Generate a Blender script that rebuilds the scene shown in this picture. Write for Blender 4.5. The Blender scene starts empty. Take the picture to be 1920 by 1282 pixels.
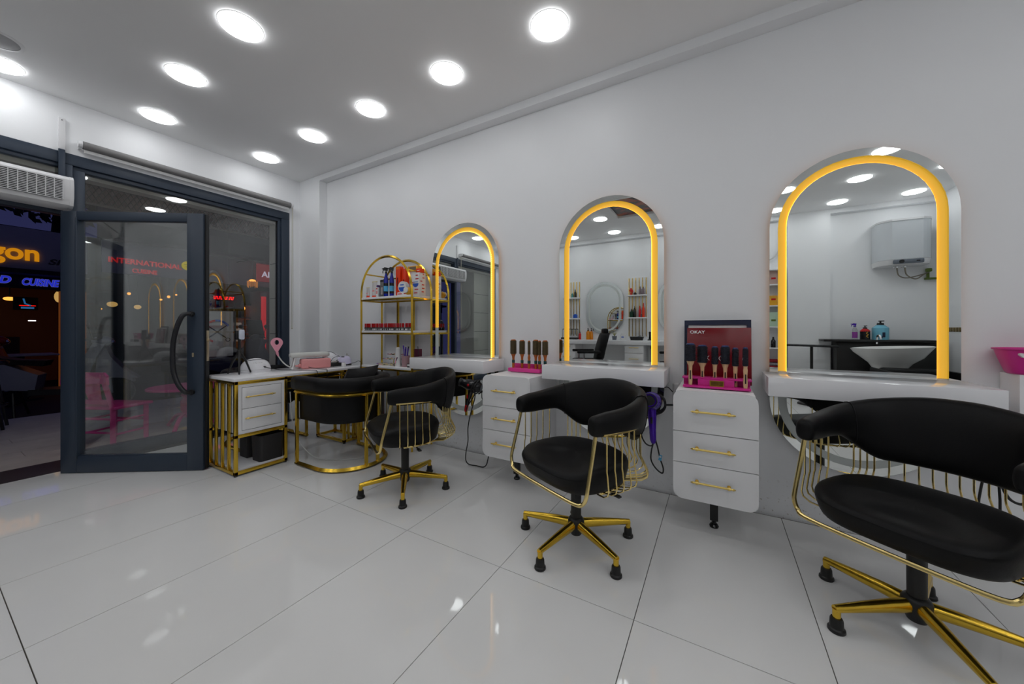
import bpy, bmesh, math, random
from math import sin, cos, pi, radians as R
from mathutils import Vector, Matrix
random.seed(7)
SC = bpy.context.scene
COL = SC.collection

# ------------------------------------------------------------------ camera, world, exposure
cam_d = bpy.data.cameras.new('camera'); cam = bpy.data.objects.new('camera', cam_d); COL.objects.link(cam)
cam.location = (2.673, -1.398, 1.106)
cam.rotation_euler = (R(90), 0, R(30.025))
cam_d.sensor_width = 36.0
cam_d.lens = 664.09 / 1920 * 36
cam_d.shift_y = -24.13 / 1920
cam_d.clip_start = 0.02; cam_d.clip_end = 200
SC.camera = cam
W = bpy.data.worlds.new('dusk_sky'); SC.world = W; W.use_nodes = True
bg = W.node_tree.nodes['Background']; bg.inputs[0].default_value = (0.12, 0.13, 0.42, 1); bg.inputs[1].default_value = 0.15
SC.view_settings.view_transform = 'Standard'; SC.view_settings.look = 'None'
SC.view_settings.gamma = 1.0; SC.view_settings.use_curve_mapping = False
SC.view_settings.exposure = 0.0
LAMP = 12.9          # radiance of the round ceiling lights
LED = 3.0           # radiance of the amber LED strips
try:
    SC.cycles.max_bounces = 12; SC.cycles.diffuse_bounces = 5; SC.cycles.glossy_bounces = 8
    SC.cycles.transparent_max_bounces = 16; SC.cycles.sample_clamp_indirect = 6
    SC.cycles.caustics_reflective = False; SC.cycles.caustics_refractive = False
except Exception: pass

# ------------------------------------------------------------------ materials
def S(r, g, b):
    f = lambda v: (v/255/12.92 if v/255 <= .04045 else ((v/255+.055)/1.055)**2.4)
    return (f(r), f(g), f(b))
MATS = {}
def mat(name, col=(.5,.5,.5), rough=.5, metal=0., emit=None, es=0., var=0., scale=6., bump=0., bscale=80., spec=.5, coat=0., trans=0., ior=1.45, alpha=1.):
    m = bpy.data.materials.new(name); m.use_nodes = True; nt = m.node_tree; p = nt.nodes['Principled BSDF']
    p.inputs['Base Color'].default_value = (*col, 1); p.inputs['Roughness'].default_value = rough; p.inputs['Metallic'].default_value = metal
    p.inputs['Specular IOR Level'].default_value = spec; p.inputs['Coat Weight'].default_value = coat
    p.inputs['Transmission Weight'].default_value = trans; p.inputs['IOR'].default_value = ior; p.inputs['Alpha'].default_value = alpha
    if emit: p.inputs['Emission Color'].default_value = (*emit, 1); p.inputs['Emission Strength'].default_value = es
    if var or bump:
        tc = nt.nodes.new('ShaderNodeTexCoord')
    if var:
        n = nt.nodes.new('ShaderNodeTexNoise'); n.inputs['Scale'].default_value = scale; n.inputs['Detail'].default_value = 5
        mx = nt.nodes.new('ShaderNodeMix'); mx.data_type = 'RGBA'
        mx.inputs[6].default_value = (*[c*(1-var) for c in col], 1); mx.inputs[7].default_value = (*[min(1, c*(1+var)) for c in col], 1)
        nt.links.new(tc.outputs['Object'], n.inputs['Vector']); nt.links.new(n.outputs['Fac'], mx.inputs[0]); nt.links.new(mx.outputs[2], p.inputs['Base Color'])
    if bump:
        n2 = nt.nodes.new('ShaderNodeTexNoise'); n2.inputs['Scale'].default_value = bscale; n2.inputs['Detail'].default_value = 4
        b = nt.nodes.new('ShaderNodeBump'); b.inputs['Strength'].default_value = bump; b.inputs['Distance'].default_value = .004
        nt.links.new(tc.outputs['Object'], n2.inputs['Vector']); nt.links.new(n2.outputs['Fac'], b.inputs['Height']); nt.links.new(b.outputs['Normal'], p.inputs['Normal'])
    MATS[name] = m
    return m
wall_m = mat('white_wall_paint', (.86,.87,.885), .45, var=.02, scale=2.5, bump=.08, bscale=60)
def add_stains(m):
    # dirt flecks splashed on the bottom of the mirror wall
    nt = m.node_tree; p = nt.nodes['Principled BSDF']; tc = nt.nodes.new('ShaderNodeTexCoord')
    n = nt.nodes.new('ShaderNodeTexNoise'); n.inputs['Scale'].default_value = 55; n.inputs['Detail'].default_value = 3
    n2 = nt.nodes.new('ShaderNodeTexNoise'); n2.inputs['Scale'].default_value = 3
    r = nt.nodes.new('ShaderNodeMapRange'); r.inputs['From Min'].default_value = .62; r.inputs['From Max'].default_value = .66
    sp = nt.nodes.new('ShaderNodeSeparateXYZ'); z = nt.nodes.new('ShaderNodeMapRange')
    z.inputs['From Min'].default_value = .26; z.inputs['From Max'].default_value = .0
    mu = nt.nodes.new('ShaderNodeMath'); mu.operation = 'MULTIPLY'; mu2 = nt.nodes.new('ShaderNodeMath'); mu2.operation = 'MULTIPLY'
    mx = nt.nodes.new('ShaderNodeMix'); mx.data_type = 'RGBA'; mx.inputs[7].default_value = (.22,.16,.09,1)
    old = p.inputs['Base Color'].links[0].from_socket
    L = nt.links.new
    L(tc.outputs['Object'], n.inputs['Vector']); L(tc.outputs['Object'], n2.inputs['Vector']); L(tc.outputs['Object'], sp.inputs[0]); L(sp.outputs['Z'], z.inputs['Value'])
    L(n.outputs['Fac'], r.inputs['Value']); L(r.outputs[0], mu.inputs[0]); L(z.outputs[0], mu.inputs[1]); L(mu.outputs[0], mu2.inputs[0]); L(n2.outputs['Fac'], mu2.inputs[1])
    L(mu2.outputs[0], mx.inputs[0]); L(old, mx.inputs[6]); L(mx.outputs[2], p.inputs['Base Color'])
wallm_m = mat('white_wall_paint_flecked', (.85,.86,.875), .45, var=.02, scale=2.5, bump=.08, bscale=60); add_stains(wallm_m)
ceil_m = mat('white_ceiling_paint', (.88,.88,.88), .6, var=.015, scale=2, bump=.05, bscale=50)
tile_m = mat('polished_white_tile', (.82,.815,.80), .04, var=.03, scale=3.2, spec=.5)
grout_m = mat('dark_grout', (.10,.085,.07), .8)
granite_m = mat('dark_granite', (.035,.032,.036), .35, var=.6, scale=180)
deck_m = mat('grey_plank_tile', (.62,.56,.50), .5, var=.2, scale=5, bump=.15, bscale=30)
asphalt_m = mat('asphalt', (.03,.03,.035), .8, var=.3, scale=40)
frame_m = mat('anthracite_frame', S(46,57,72), .38, var=.05, scale=4)
gasket_m = mat('black_rubber', (.012,.012,.013), .5)
gloss_m = mat('gloss_white_lacquer', (.86,.86,.88), .09, var=.01, scale=3)
cab_m = mat('satin_white_panel', (.84,.84,.85), .35, var=.01, scale=3)
gap_m = mat('shadow_gap_dark', (.03,.03,.03), .8)
gold_m = mat('yellow_gold_metal', (.72,.47,.055), .22, 1., var=.08, scale=12)
wire_m = mat('pale_gold_metal', (.80,.63,.26), .22, 1., var=.05, scale=12)
handle_m = mat('brushed_gold_metal', (.86,.64,.20), .3, 1., var=.06, scale=30)
leather_m = mat('black_leather', (.004,.004,.0045), .46, bump=.10, bscale=220, var=.1, scale=9, spec=.22)
blackpl_m = mat('black_plastic', (.012,.012,.012), .4, var=.05)
blackgl_m = mat('black_gloss_plastic', (.012,.012,.014), .15, var=.05)
darkbin_m = mat('charcoal_plastic', (.017,.016,.017), .55, bump=.2, bscale=300)
chrome_m = mat('chrome', (.75,.75,.76), .15, 1., var=.03)
steel_m = mat('brass_steel_plate', (.62,.52,.36), .3, 1., var=.05)
mirror_m = mat('mirror_silver', (.80,.83,.82), .0, 1.)
frost_m = mat('frosted_band', (.62,.66,.64), .55, var=.02)
channel_m = mat('amber_led_diffuser', (.52,.30,.07), .6, emit=(1.,.56,.03), es=.50)
led_m = mat('amber_led_strip', (.5,.3,.05), .5, emit=(1.,.47,.035), es=LED)
leddot_m = mat('amber_led_dot', (.5,.3,.05), .5, emit=(1.,.62,.12), es=LED*1.3)
halo_m = mat('amber_led_backlight', (.5,.3,.05), .5, emit=(1.,.42,.06), es=LED*.55)
disc_m = mat('lit_diffuser', (.9,.9,.9), .5, emit=(.97,.985,1.), es=LAMP)
trimw_m = mat('white_plastic', (.74,.74,.75), .35, var=.01)
greygrille_m = mat('grey_speaker_grille', (.42,.42,.43), .6, bump=.2, bscale=400)
blind_m = mat('grey_blind_fabric', (.20,.195,.195), .8, bump=.15, bscale=500)
pink_m = mat('hot_pink_paint', S(226,62,150), .35, var=.04)
pinkpl_m = mat('magenta_plastic', S(208,40,140), .3, var=.05)
rosepl_m = mat('rose_pink_plastic', S(226,150,150), .35, var=.03)
ltpink_m = mat('light_pink_plastic', S(236,160,178), .35, var=.03)
boxred_m = mat('dark_red_card', S(120,8,22), .22, var=.08, scale=3)
white_m = mat('white_card', (.78,.78,.78), .5, var=.01)
navy_m = mat('navy_panel', (.012,.018,.05), .25, var=.1)
wood_m = mat('pale_beech_handle', S(222,186,142), .5, var=.1, scale=25)
woodo_m = mat('orange_brown_handle', S(176,92,32), .35, var=.15, scale=25)
bristle_m = mat('blue_black_bristles', (.012,.014,.025), .7, bump=.5, bscale=300)
bristleb_m = mat('brown_bristles', S(84,70,44), .7, var=.35, scale=120, bump=.5, bscale=300)
purple_m = mat('metallic_purple', S(74,28,170), .22, .3, var=.08)
red_m = mat('red_plastic', S(196,14,22), .3, var=.06)
dred_m = mat('crimson_cap', S(168,6,20), .25, var=.06)
polish_m = mat('black_bottle_glass', (.012,.012,.014), .12, var=.1)
orange_m = mat('red_orange_card', S(232,60,14), .4, var=.08)
yellow_m = mat('amber_yellow_plastic', S(230,170,40), .35, var=.08)
blue_m = mat('cobalt_blue_plastic', S(14,34,150), .25, var=.08)
lblue_m = mat('pale_blue_label', S(80,170,215), .4, var=.05)
midblue_m = mat('mid_blue_print', S(40,90,190), .4, var=.05)
lilac_m = mat('pale_lilac_plastic', S(205,200,226), .3, var=.02)
domew_m = mat('white_glitter_plastic', (.80,.80,.83), .18, var=.05, scale=120)
greyc_m = mat('pale_grey_leatherette', (.60,.61,.58), .5, var=.02)
cord_m = mat('black_cord', (.012,.012,.012), .5)
cordw_m = mat('white_cord', (.6,.6,.58), .5)
concrete_m = mat('beige_grey_render', (.46,.45,.40), .75, var=.06, scale=8, bump=.1)
soffit_m = mat('brown_soffit_paint', (.17,.125,.10), .6, var=.1)
mesh_m = mat('dark_expanded_metal', (.05,.045,.04), .45, .6)
amber_m = mat('amber_bottle', S(214,130,20), .2, var=.05)
teal_m = mat('teal_label', S(60,140,150), .35, var=.05)
green_m = mat('dark_green_plastic', S(18,60,42), .3, var=.1)
bowl_m = mat('white_ceramic', (.78,.78,.77), .08, var=.01)
heater_m = mat('pale_grey_enamel', (.60,.63,.66), .25, var=.02)
panelgrey_m = mat('blue_grey_panel', (.12,.14,.17), .35, var=.05)
hose_m = mat('braided_steel_hose', (.30,.27,.22), .4, .8, bump=.4, bscale=500)
straw_m = mat('straw_sample_sticks', S(214,200,150), .4, var=.2, scale=60)
taupe_m = mat('dusty_pink_cup', S(176,140,146), .45, var=.05)
sticker_m = mat('yellow_sticker', S(236,214,40), .5, var=.05)
facade_m = mat('dark_facade_paint', (.028,.028,.034), .8, var=.25, scale=1.5)
fascia_m = mat('grey_fascia_board', (.34,.33,.36), .7, var=.12, scale=2)
canopy_m = mat('black_awning', (.008,.008,.012), .8)
def glow(name, col, s): return mat(name, tuple(c*.3 for c in col), .5, emit=col, es=s)
g_orange = glow('lit_orange_letters', S(255,165,20), .5)
g_blue = glow('lit_blue_letters', S(50,66,255), .42)
g_edge = glow('lit_white_letter_rim', S(170,170,255), .2)
g_red = glow('lit_red_letters', S(235,30,30), .42)
g_redsoft = glow('lit_red_panel', S(185,14,28), .20)
g_redneon = glow('lit_red_neon', S(255,20,10), 1.5)
g_white = glow('lit_white_tube', (1,.93,.95), 2.)
g_warm = glow('warm_lantern_glass', S(255,170,70), 1.6)
g_warmd = glow('warm_lamp_shade', S(240,190,110), .55)
g_green = glow('green_lantern', S(40,220,90), .7)
g_screen = glow('screen_blue', S(60,140,210), .35)
g_inside = glow('glowing_cafe_wall', S(235,120,40), .0025)  # faint emission put on the wall in place of lamplight
silver_m = mat('silver_bike_paint', (.22,.23,.29), .3, .4, var=.08)
redbike_m = mat('dull_red_bike_paint', S(130,20,16), .3, .2, var=.1)
tyre_m = mat('black_tyre', (.01,.01,.01), .7)
pict_m = None

def glass_mat():
    m = bpy.data.materials.new('clear_window_glass'); m.use_nodes = True; nt = m.node_tree
    nt.nodes.remove(nt.nodes['Principled BSDF']); out = nt.nodes['Material Output']
    lw = nt.nodes.new('ShaderNodeLayerWeight'); lw.inputs['Blend'].default_value = .5
    pw = nt.nodes.new('ShaderNodeMath'); pw.operation = 'POWER'; pw.inputs[1].default_value = 5
    ma = nt.nodes.new('ShaderNodeMath'); ma.operation = 'MULTIPLY_ADD'; ma.inputs[1].default_value = .94; ma.inputs[2].default_value = .08
    tr = nt.nodes.new('ShaderNodeBsdfTransparent'); tr.inputs[0].default_value = (.965,.98,.975,1)
    gl = nt.nodes.new('ShaderNodeBsdfGlossy'); gl.inputs['Roughness'].default_value = 0.0; gl.inputs[0].default_value = (1,1,1,1)
    mx = nt.nodes.new('ShaderNodeMixShader')
    L = nt.links.new
    L(lw.outputs['Facing'], pw.inputs[0]); L(pw.outputs[0], ma.inputs[0]); L(ma.outputs[0], mx.inputs[0]); L(tr.outputs[0], mx.inputs[1]); L(gl.outputs[0], mx.inputs[2]); L(mx.outputs[0], out.inputs[0])
    return m
glass_m = glass_mat()
clear_m = mat('clear_bottle_plastic', (.80,.80,.82), .08, trans=.85, ior=1.2)

# ------------------------------------------------------------------ mesh builder
class MB:
    def __init__(self): self.bm = bmesh.new(); self.mi = 0
    def _fin(self, fs):
        for f in fs: f.material_index = self.mi; f.smooth = True
    def _rot(self, vs, loc, rot):
        if rot is not None:
            M = Matrix.Translation(loc) @ (rot if isinstance(rot, Matrix) else Matrix.Rotation(rot[2],4,'Z') @ Matrix.Rotation(rot[1],4,'Y') @ Matrix.Rotation(rot[0],4,'X'))
        else: M = Matrix.Translation(loc)
        for v in vs: v.co = M @ v.co
    def box(self, c, s, rot=None, bev=0., seg=2):
        r = bmesh.ops.create_cube(self.bm, size=1.0); vs = r['verts']
        for v in vs: v.co = Vector((v.co.x*s[0], v.co.y*s[1], v.co.z*s[2]))
        fs = set(f for v in vs for f in v.link_faces)
        if bev > 0:
            es = list(set(e for v in vs for e in v.link_edges))
            rr = bmesh.ops.bevel(self.bm, geom=es, offset=min(bev, min(s)*.49), segments=seg, affect='EDGES', profile=.5)
            allv = set(v for f in rr['faces'] for v in f.verts) | set(v for v in vs if v.is_valid)
            fs = set(f for v in allv for f in v.link_faces); vs = list(set(v for f in fs for v in f.verts))
        self._rot(vs, Vector(c), rot); self._fin(fs); return self
    def span(self, a, b, bev=0.):       # axis aligned box from corner a to corner b
        return self.box([(x+y)/2 for x,y in zip(a,b)], [abs(y-x) for x,y in zip(a,b)], bev=bev)
    def tube(self, pts, r, n=8, closed=False, caps=True, r2=None):
        pts = [Vector(p) for p in pts]; N = len(pts); rings = []; prev = None
        for i, p in enumerate(pts):
            if closed: t = (pts[(i+1) % N]-pts[i-1])
            else: t = pts[min(i+1, N-1)]-pts[max(i-1, 0)]
            if t.length < 1e-9: t = Vector((0,0,1))
            t.normalize()
            if prev is None:
                u = t.orthogonal().normalized()
            else:
                u = prev - t*prev.dot(t)
                u = u.normalized() if u.length > 1e-6 else t.orthogonal().normalized()
            prev = u; w = t.cross(u); rad = r[i] if isinstance(r, (list, tuple)) else r
            # mitre scaling
            k = 1.0
            if 0 < i < N-1 or closed:
                a = (pts[i]-pts[i-1]); b = (pts[(i+1) % N]-pts[i])
                if a.length > 1e-9 and b.length > 1e-9:
                    k = 1/max(.5, math.sqrt(max(0, (1+a.normalized().dot(b.normalized()))/2)))
            rings.append([self.bm.verts.new(p + (u*cos(2*pi*j/n+pi/n)+w*sin(2*pi*j/n+pi/n))*rad*(k if n > 4 else k)) for j in range(n)])
        fs = []
        for i in range(N if closed else N-1):
            A, B = rings[i], rings[(i+1) % N]
            for j in range(n):
                fs.append(self.bm.faces.new((A[j], A[(j+1) % n], B[(j+1) % n], B[j])))
        if caps and not closed:
            fs.append(self.bm.faces.new(rings[0][::-1])); fs.append(self.bm.faces.new(rings[-1]))
        self._fin(fs); return self
    def cyl(self, a, b, r, n=16, r1=None): return self.tube([a, b], [r, r if r1 is None else r1], n)
    def lathe(self, prof, c=(0,0,0), n=24, rot=None, sx=1., sy=1.):
        rings = []; vs = []
        for (r, z) in prof:
            if r < 1e-6: ring = [self.bm.verts.new((0,0,z))]
            else: ring = [self.bm.verts.new((r*cos(2*pi*j/n)*sx, r*sin(2*pi*j/n)*sy, z)) for j in range(n)]
            rings.append(ring); vs += ring
        fs = []
        for A, B in zip(rings[:-1], rings[1:]):
            for j in range(n):
                k = (j+1) % n
                if len(A) == 1 and len(B) == 1: continue
                if len(A) == 1: q = (A[0], B[k], B[j])
                elif len(B) == 1: q = (A[j], A[k], B[0])
                else: q = (A[j], A[k], B[k], B[j])
                fs.append(self.bm.faces.new(q))
        if len(rings[0]) > 1: fs.append(self.bm.faces.new(rings[0][::-1]))
        if len(rings[-1]) > 1: fs.append(self.bm.faces.new(rings[-1]))
        bmesh.ops.recalc_face_normals(self.bm, faces=fs)
        self._rot(vs, Vector(c), rot); self._fin(fs); return self
    def prism(self, poly, fa, fb):      # poly of 2-D points; fa / fb turn a point into 3-D for the two ends
        A = [self.bm.verts.new(fa(p)) for p in poly]; B = [self.bm.verts.new(fb(p)) for p in poly]; n = len(poly)
        fs = [self.bm.faces.new(A[::-1]), self.bm.faces.new(B)]
        for j in range(n): fs.append(self.bm.faces.new((A[j], A[(j+1) % n], B[(j+1) % n], B[j])))
        bmesh.ops.recalc_face_normals(self.bm, faces=fs); self._fin(fs); return self
    def ring(self, po, pi_, fa, fb, closed=True):   # band between two outlines of equal length, given thickness
        n = len(po); m = n if closed else n-1
        V = [[self.bm.verts.new(f(p)) for p in q] for q in (po, pi_) for f in (fa, fb)]
        oa, ob, ia, ib = V; fs = []
        for j in range(m):
            k = (j+1) % n
            for a, b in ((oa, ia), (ib, ob), (ob, oa), (ia, ib)): fs.append(self.bm.faces.new((a[j], a[k], b[k], b[j])))
        if not closed:
            for j in (0, n-1): fs.append(self.bm.faces.new((oa[j], ia[j], ib[j], ob[j])))
        bmesh.ops.recalc_face_normals(self.bm, faces=fs); self._fin(fs); return self
    def sheet(self, rows, closed_u=False, cap=False):     # rows of points -> quad surface
        V = [[self.bm.verts.new(p) for p in row] for row in rows]; fs = []
        m = len(V[0])
        for A, B in zip(V[:-1], V[1:]):
            for j in range(m if closed_u else m-1):
                k = (j+1) % m; fs.append(self.bm.faces.new((A[j], A[k], B[k], B[j])))
        if cap: fs.append(self.bm.faces.new(V[0][::-1])); fs.append(self.bm.faces.new(V[-1]))
        bmesh.ops.recalc_face_normals(self.bm, faces=fs); self._fin(fs); return self
    def ball(self, c, r, s=(1,1,1), n=16, rot=None):
        m = max(6, n//2)
        prof = [(max(0, r*sin(pi*i/m)), -r*cos(pi*i/m)) for i in range(m+1)]; prof[0] = (0, -r); prof[-1] = (0, r)
        st = len(self.bm.verts)
        self.lathe(prof, (0,0,0), n)
        self.bm.verts.ensure_lookup_table()
        vs = [v for v in self.bm.verts[st:]]
        for v in vs: v.co = Vector((v.co.x*s[0], v.co.y*s[1], v.co.z*s[2]))
        self._rot(vs, Vector(c), rot); return self
    def mesh(self, name, mats, ang=35):
        me = bpy.data.meshes.new(name); self.bm.normal_update(); self.bm.to_mesh(me); self.bm.free()
        for m in (mats if isinstance(mats, (list, tuple)) else [mats]): me.materials.append(m)
        try: me.set_sharp_from_angle(angle=R(ang))
        except Exception: pass
        return me
def link(o, parent=None):
    COL.objects.link(o)
    if parent is not None: o.parent = parent
    return o
def obj(name, mb, mats, parent=None, label=None, kind=None, loc=None, ang=35, sub=0):
    o = bpy.data.objects.new(name, mb.mesh(name, mats, ang)); link(o, parent)
    if label: o['label'] = label
    if kind: o['kind'] = kind
    if loc: o.location = loc
    if sub:
        md = o.modifiers.new('subdivision', 'SUBSURF'); md.levels = sub; md.render_levels = sub
    return o
def tag(o, label, cat, group=None):
    o['label'] = label; o['category'] = cat
    if group: o['group'] = group
    return o
def thing(name, label, cat, loc=(0,0,0), rz=0., group=None):
    o = bpy.data.objects.new(name, None); COL.objects.link(o); o.location = loc; o.rotation_euler = (0,0,rz)
    o.empty_display_size = .1
    return tag(o, label, cat, group)
def struct(name, mb, m, parent=None): return obj(name, mb, m, parent, kind='structure')
def at_world(o, parent):            # parent a mesh built in world coordinates
    o.parent = parent; p = parent
    o.matrix_parent_inverse = Matrix.LocRotScale(p.location, p.rotation_euler, p.scale).inverted(); return o
def dup_tree(o, parent=None, loc=None, rz=None):
    c = o.copy(); COL.objects.link(c)
    if parent is not None: c.parent = parent
    if loc is not None: c.location = loc
    if rz is not None: c.rotation_euler = (0,0,rz)
    for ch in list(o.children): dup_tree(ch, c)
    return c
def text(name, s, size, loc, rot, m, parent=None, ext=.002, shear=0., align='LEFT', off=0., sx=1., label=None):
    cu = bpy.data.curves.new(name, 'FONT'); cu.body = s; cu.size = size; cu.extrude = ext; cu.shear = shear; cu.align_x = align; cu.offset = off
    tmp = bpy.data.objects.new(name, cu); COL.objects.link(tmp)
    me = bpy.data.meshes.new_from_object(tmp.evaluated_get(bpy.context.evaluated_depsgraph_get())); bpy.data.objects.remove(tmp)
    me.materials.clear(); me.materials.append(m); o = bpy.data.objects.new(name, me); link(o, parent); o.location = loc; o.rotation_euler = rot; o.scale = (sx,1,1)
    if label: o['label'] = label
    return o
def cat_pts(P, n=8, closed=False):       # Catmull-Rom through points
    P = [Vector(p) for p in P]; out = []; N = len(P)
    for i in range(N if closed else N-1):
        if closed: a, b, c, d = P[i-1], P[i], P[(i+1) % N], P[(i+2) % N]
        else: a, b, c, d = P[max(i-1,0)], P[i], P[i+1], P[min(i+2,N-1)]
        for k in range(n):
            t = k/n
            out.append(.5*((2*b)+(c-a)*t+(2*a-5*b+4*c-d)*t*t+(3*b-a-3*c+d)*t**3))
    if not closed: out.append(P[-1])
    return out
def ss(a, b, x):
    t = max(0., min(1., (x-a)/(b-a))); return t*t*(3-2*t)
ORD = 'first second third fourth fifth sixth seventh eighth ninth tenth eleventh twelfth thirteenth fourteenth fifteenth sixteenth seventeenth eighteenth nineteenth twentieth twenty-first twenty-second twenty-third twenty-fourth twenty-fifth twenty-sixth twenty-seventh twenty-eighth twenty-ninth thirtieth'.split()
FACE_Y = (R(90), 0, 0)              # lettering that faces the camera from the mirror wall
FACE_X = (R(90), 0, R(90))          # lettering that faces into the room from the street side
# ------------------------------------------------------------------ the room
XW, YW, YP, ZC = -1.846, 1.20, 1.111, 2.941      # window wall, mirror wall, pilaster plane, ceiling
XR, YO = 5.32, -3.50                             # far end wall, opposite wall
fl = struct('floor', MB().span((-2.13,YO,-.12), (XR,YW,-.006)), grout_m)
tx = [-2.4 + .6*i for i in range(14)]; ty = [1.1826-.0, 0.0, -1.1826, -2.3652, -3.5478]
tw, td = .6, 1.1826
ti = 0
for i in range(-4, 10):
    for j in range(-3, 2):
        x0, x1 = i*.6+.0016, (i+1)*.6-.0016; y0, y1 = (j)*td+.0016, (j+1)*td-.0016
        x0, x1, y0, y1 = max(x0,-1.748), min(x1,XR), max(y0,YO), min(y1,YW)
        if x1-x0 < .02 or y1-y0 < .02: continue
        o = obj('tile', MB().span((x0,y0,-.01), (x1,y1,0.)), tile_m, fl)
struct('trim_1', MB().span((-2.13,-3.5,-.10), (-1.75,YP,.001)), granite_m)     # dark stone threshold along the shopfront
ce = struct('ceiling', MB().span((XW-.26,YO-.15,ZC), (XR+.15,YW+.15,ZC+.12)), ceil_m)
# mirror wall recess: back plane, pilaster by the window corner, beam under the ceiling
struct('wall_back', MB().span((-1.43,YW,-.1), (XR+.15,YW+.15,ZC)), wallm_m)
struct('trim_2', MB().span((XW-.26,YP,-.1), (-1.43,YW+.15,ZC)), wall_m)
struct('trim_3', MB().span((-1.43,YP,2.878), (XR,YW+.02,ZC)), wall_m)
# opposite wall with its pilaster and beam
struct('wall_front', MB().span((XW-.26,YO-.15,-.1), (XR+.15,YO,ZC)), wall_m)
struct('trim_4', MB().span((3.66,YO,-.0), (4.18,-3.40,ZC)), wall_m)
struct('trim_5', MB().span((XW,YO,2.875), (3.66,-3.40,ZC)).span((4.18,YO,2.875), (XR,-3.40,ZC)), wall_m)
struct('wall_right', MB().span((XR,YO,-.1), (XR+.15,YW,ZC)), wall_m)
# gold mosaic strip on the far end wall (seen in the big mirror)
b = MB()
for k in range(26): b.box((XR-.004, -3.25+.062*k, 1.10), (.008,.055,.055), bev=.002)
obj('mosaic_strip', b, mat('gold_black_mosaic', (.20,.13,.02), .2, .7, var=.7, scale=22), bpy.data.objects['wall_right'], kind='stuff')
# window wall: plaster above and beside the shopfront
ZF = 2.52
struct('wall_left', MB().span((XW-.24,-3.5,ZF), (XW,YP,ZC)).span((XW-.24,.985,-.1), (XW,YP,ZF)).span((XW-.24,-3.5,-.1), (XW,-3.3,ZF)), wall_m)
# ceiling art panel in a raised frame (it shows in the middle mirror)
def art_mat():
    m = bpy.data.materials.new('dark_floral_print'); m.use_nodes = True; nt = m.node_tree; p = nt.nodes['Principled BSDF']; p.inputs['Roughness'].default_value = .4
    tc = nt.nodes.new('ShaderNodeTexCoord'); n = nt.nodes.new('ShaderNodeTexNoise'); n.inputs['Scale'].default_value = 3.2; n.inputs['Detail'].default_value = 6; n.inputs['Distortion'].default_value = 1.5
    cr = nt.nodes.new('ShaderNodeValToRGB'); e = cr.color_ramp.elements
    e[0].position = .40; e[0].color = (.05,.05,.05,1); e[1].position = .78; e[1].color = (.42,.34,.06,1)
    for pos, c in ((.50,(.07,.055,.05,1)), (.55,(.40,.06,.03,1)), (.64,(.36,.12,.04,1))):
        x = cr.color_ramp.elements.new(pos); x.color = c
    nt.links.new(tc.outputs['Object'], n.inputs['Vector']); nt.links.new(n.outputs['Fac'], cr.inputs[0]); nt.links.new(cr.outputs[0], p.inputs['Base Color'])
    return m
art = thing('ceiling_art_panel', 'dark floral print panel set in a raised white frame on the ceiling', 'artwork', (1.95,-1.69,ZC))
obj('print', MB().span((-.66,-.42,-.006), (.66,.42,0)), art_mat(), art)
b = MB(); rect = lambda w, h: [(-w,-h),(w,-h),(w,h),(-w,h)]
b.ring(rect(.83,.59), rect(.66,.42), lambda p: (p[0],p[1],-.03), lambda p: (p[0],p[1],0)).ring(rect(.70,.46), rect(.665,.425), lambda p: (p[0],p[1],-.042), lambda p: (p[0],p[1],-.028))
obj('frame', b, ceil_m, art)

# round ceiling lights
def lamp_mesh():
    prof = [(0,-.016),(.06,-.016),(.098,-.0145),(.108,-.010),(.110,0)]
    return MB().lathe(prof, n=48).mesh('diffuser', disc_m), MB().lathe([(.1102,-.001),(.1102,-.0025),(.114,-.002),(.116,0),(.1102,0)], n=48).mesh('bezel', trimw_m)
dm, rm = lamp_mesh()
cols = {-1.50:'first', -.65:'second', .175:'third', .995:'fourth', 1.797:'fifth', 2.62:'sixth', 3.45:'seventh', 4.18:'eighth', 4.95:'ninth'}
rows = {.57:'wall row', -.36:'second row from the mirror wall', -1.33:'middle row', -2.12:'row beside the ceiling print', -3.04:'row nearest the opposite wall'}
for yy, rn in rows.items():
    for xx, cn in cols.items():
        if yy in (-1.33,-2.12) and 1.1 < xx < 2.8: continue
        if xx > 2.6 and xx < 4.5 and yy == .57: continue
        if yy == -1.33 and 0 < xx < 1.1: continue
        if yy == -1.33 and xx < -1: xx = -1.62; 
        y2 = -1.06 if (yy == -1.33 and xx < -1) else yy
        if yy == -.36 and xx == -1.5: y2 = -.28
        o = thing('ceiling_light', f'round recessed ceiling light, {cn} from the window in the {rn}', 'ceiling light', (xx,y2,ZC), 0, 'round ceiling lights')
        for nm, me in (('diffuser', dm), ('bezel', rm)): link(bpy.data.objects.new(nm, me), o)
o = thing('ceiling_speaker', 'round grey speaker grille set flush in the ceiling near the door', 'speaker', (-1.27,-1.10,ZC))
obj('grille', MB().lathe([(0,-.010),(.085,-.009),(.098,-.004),(.100,0)], n=40), greygrille_m, o)
obj('rim', MB().lathe([(.1,0),(.1,-.006),(.116,-.004),(.12,0)], n=40), trimw_m, o)

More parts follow.
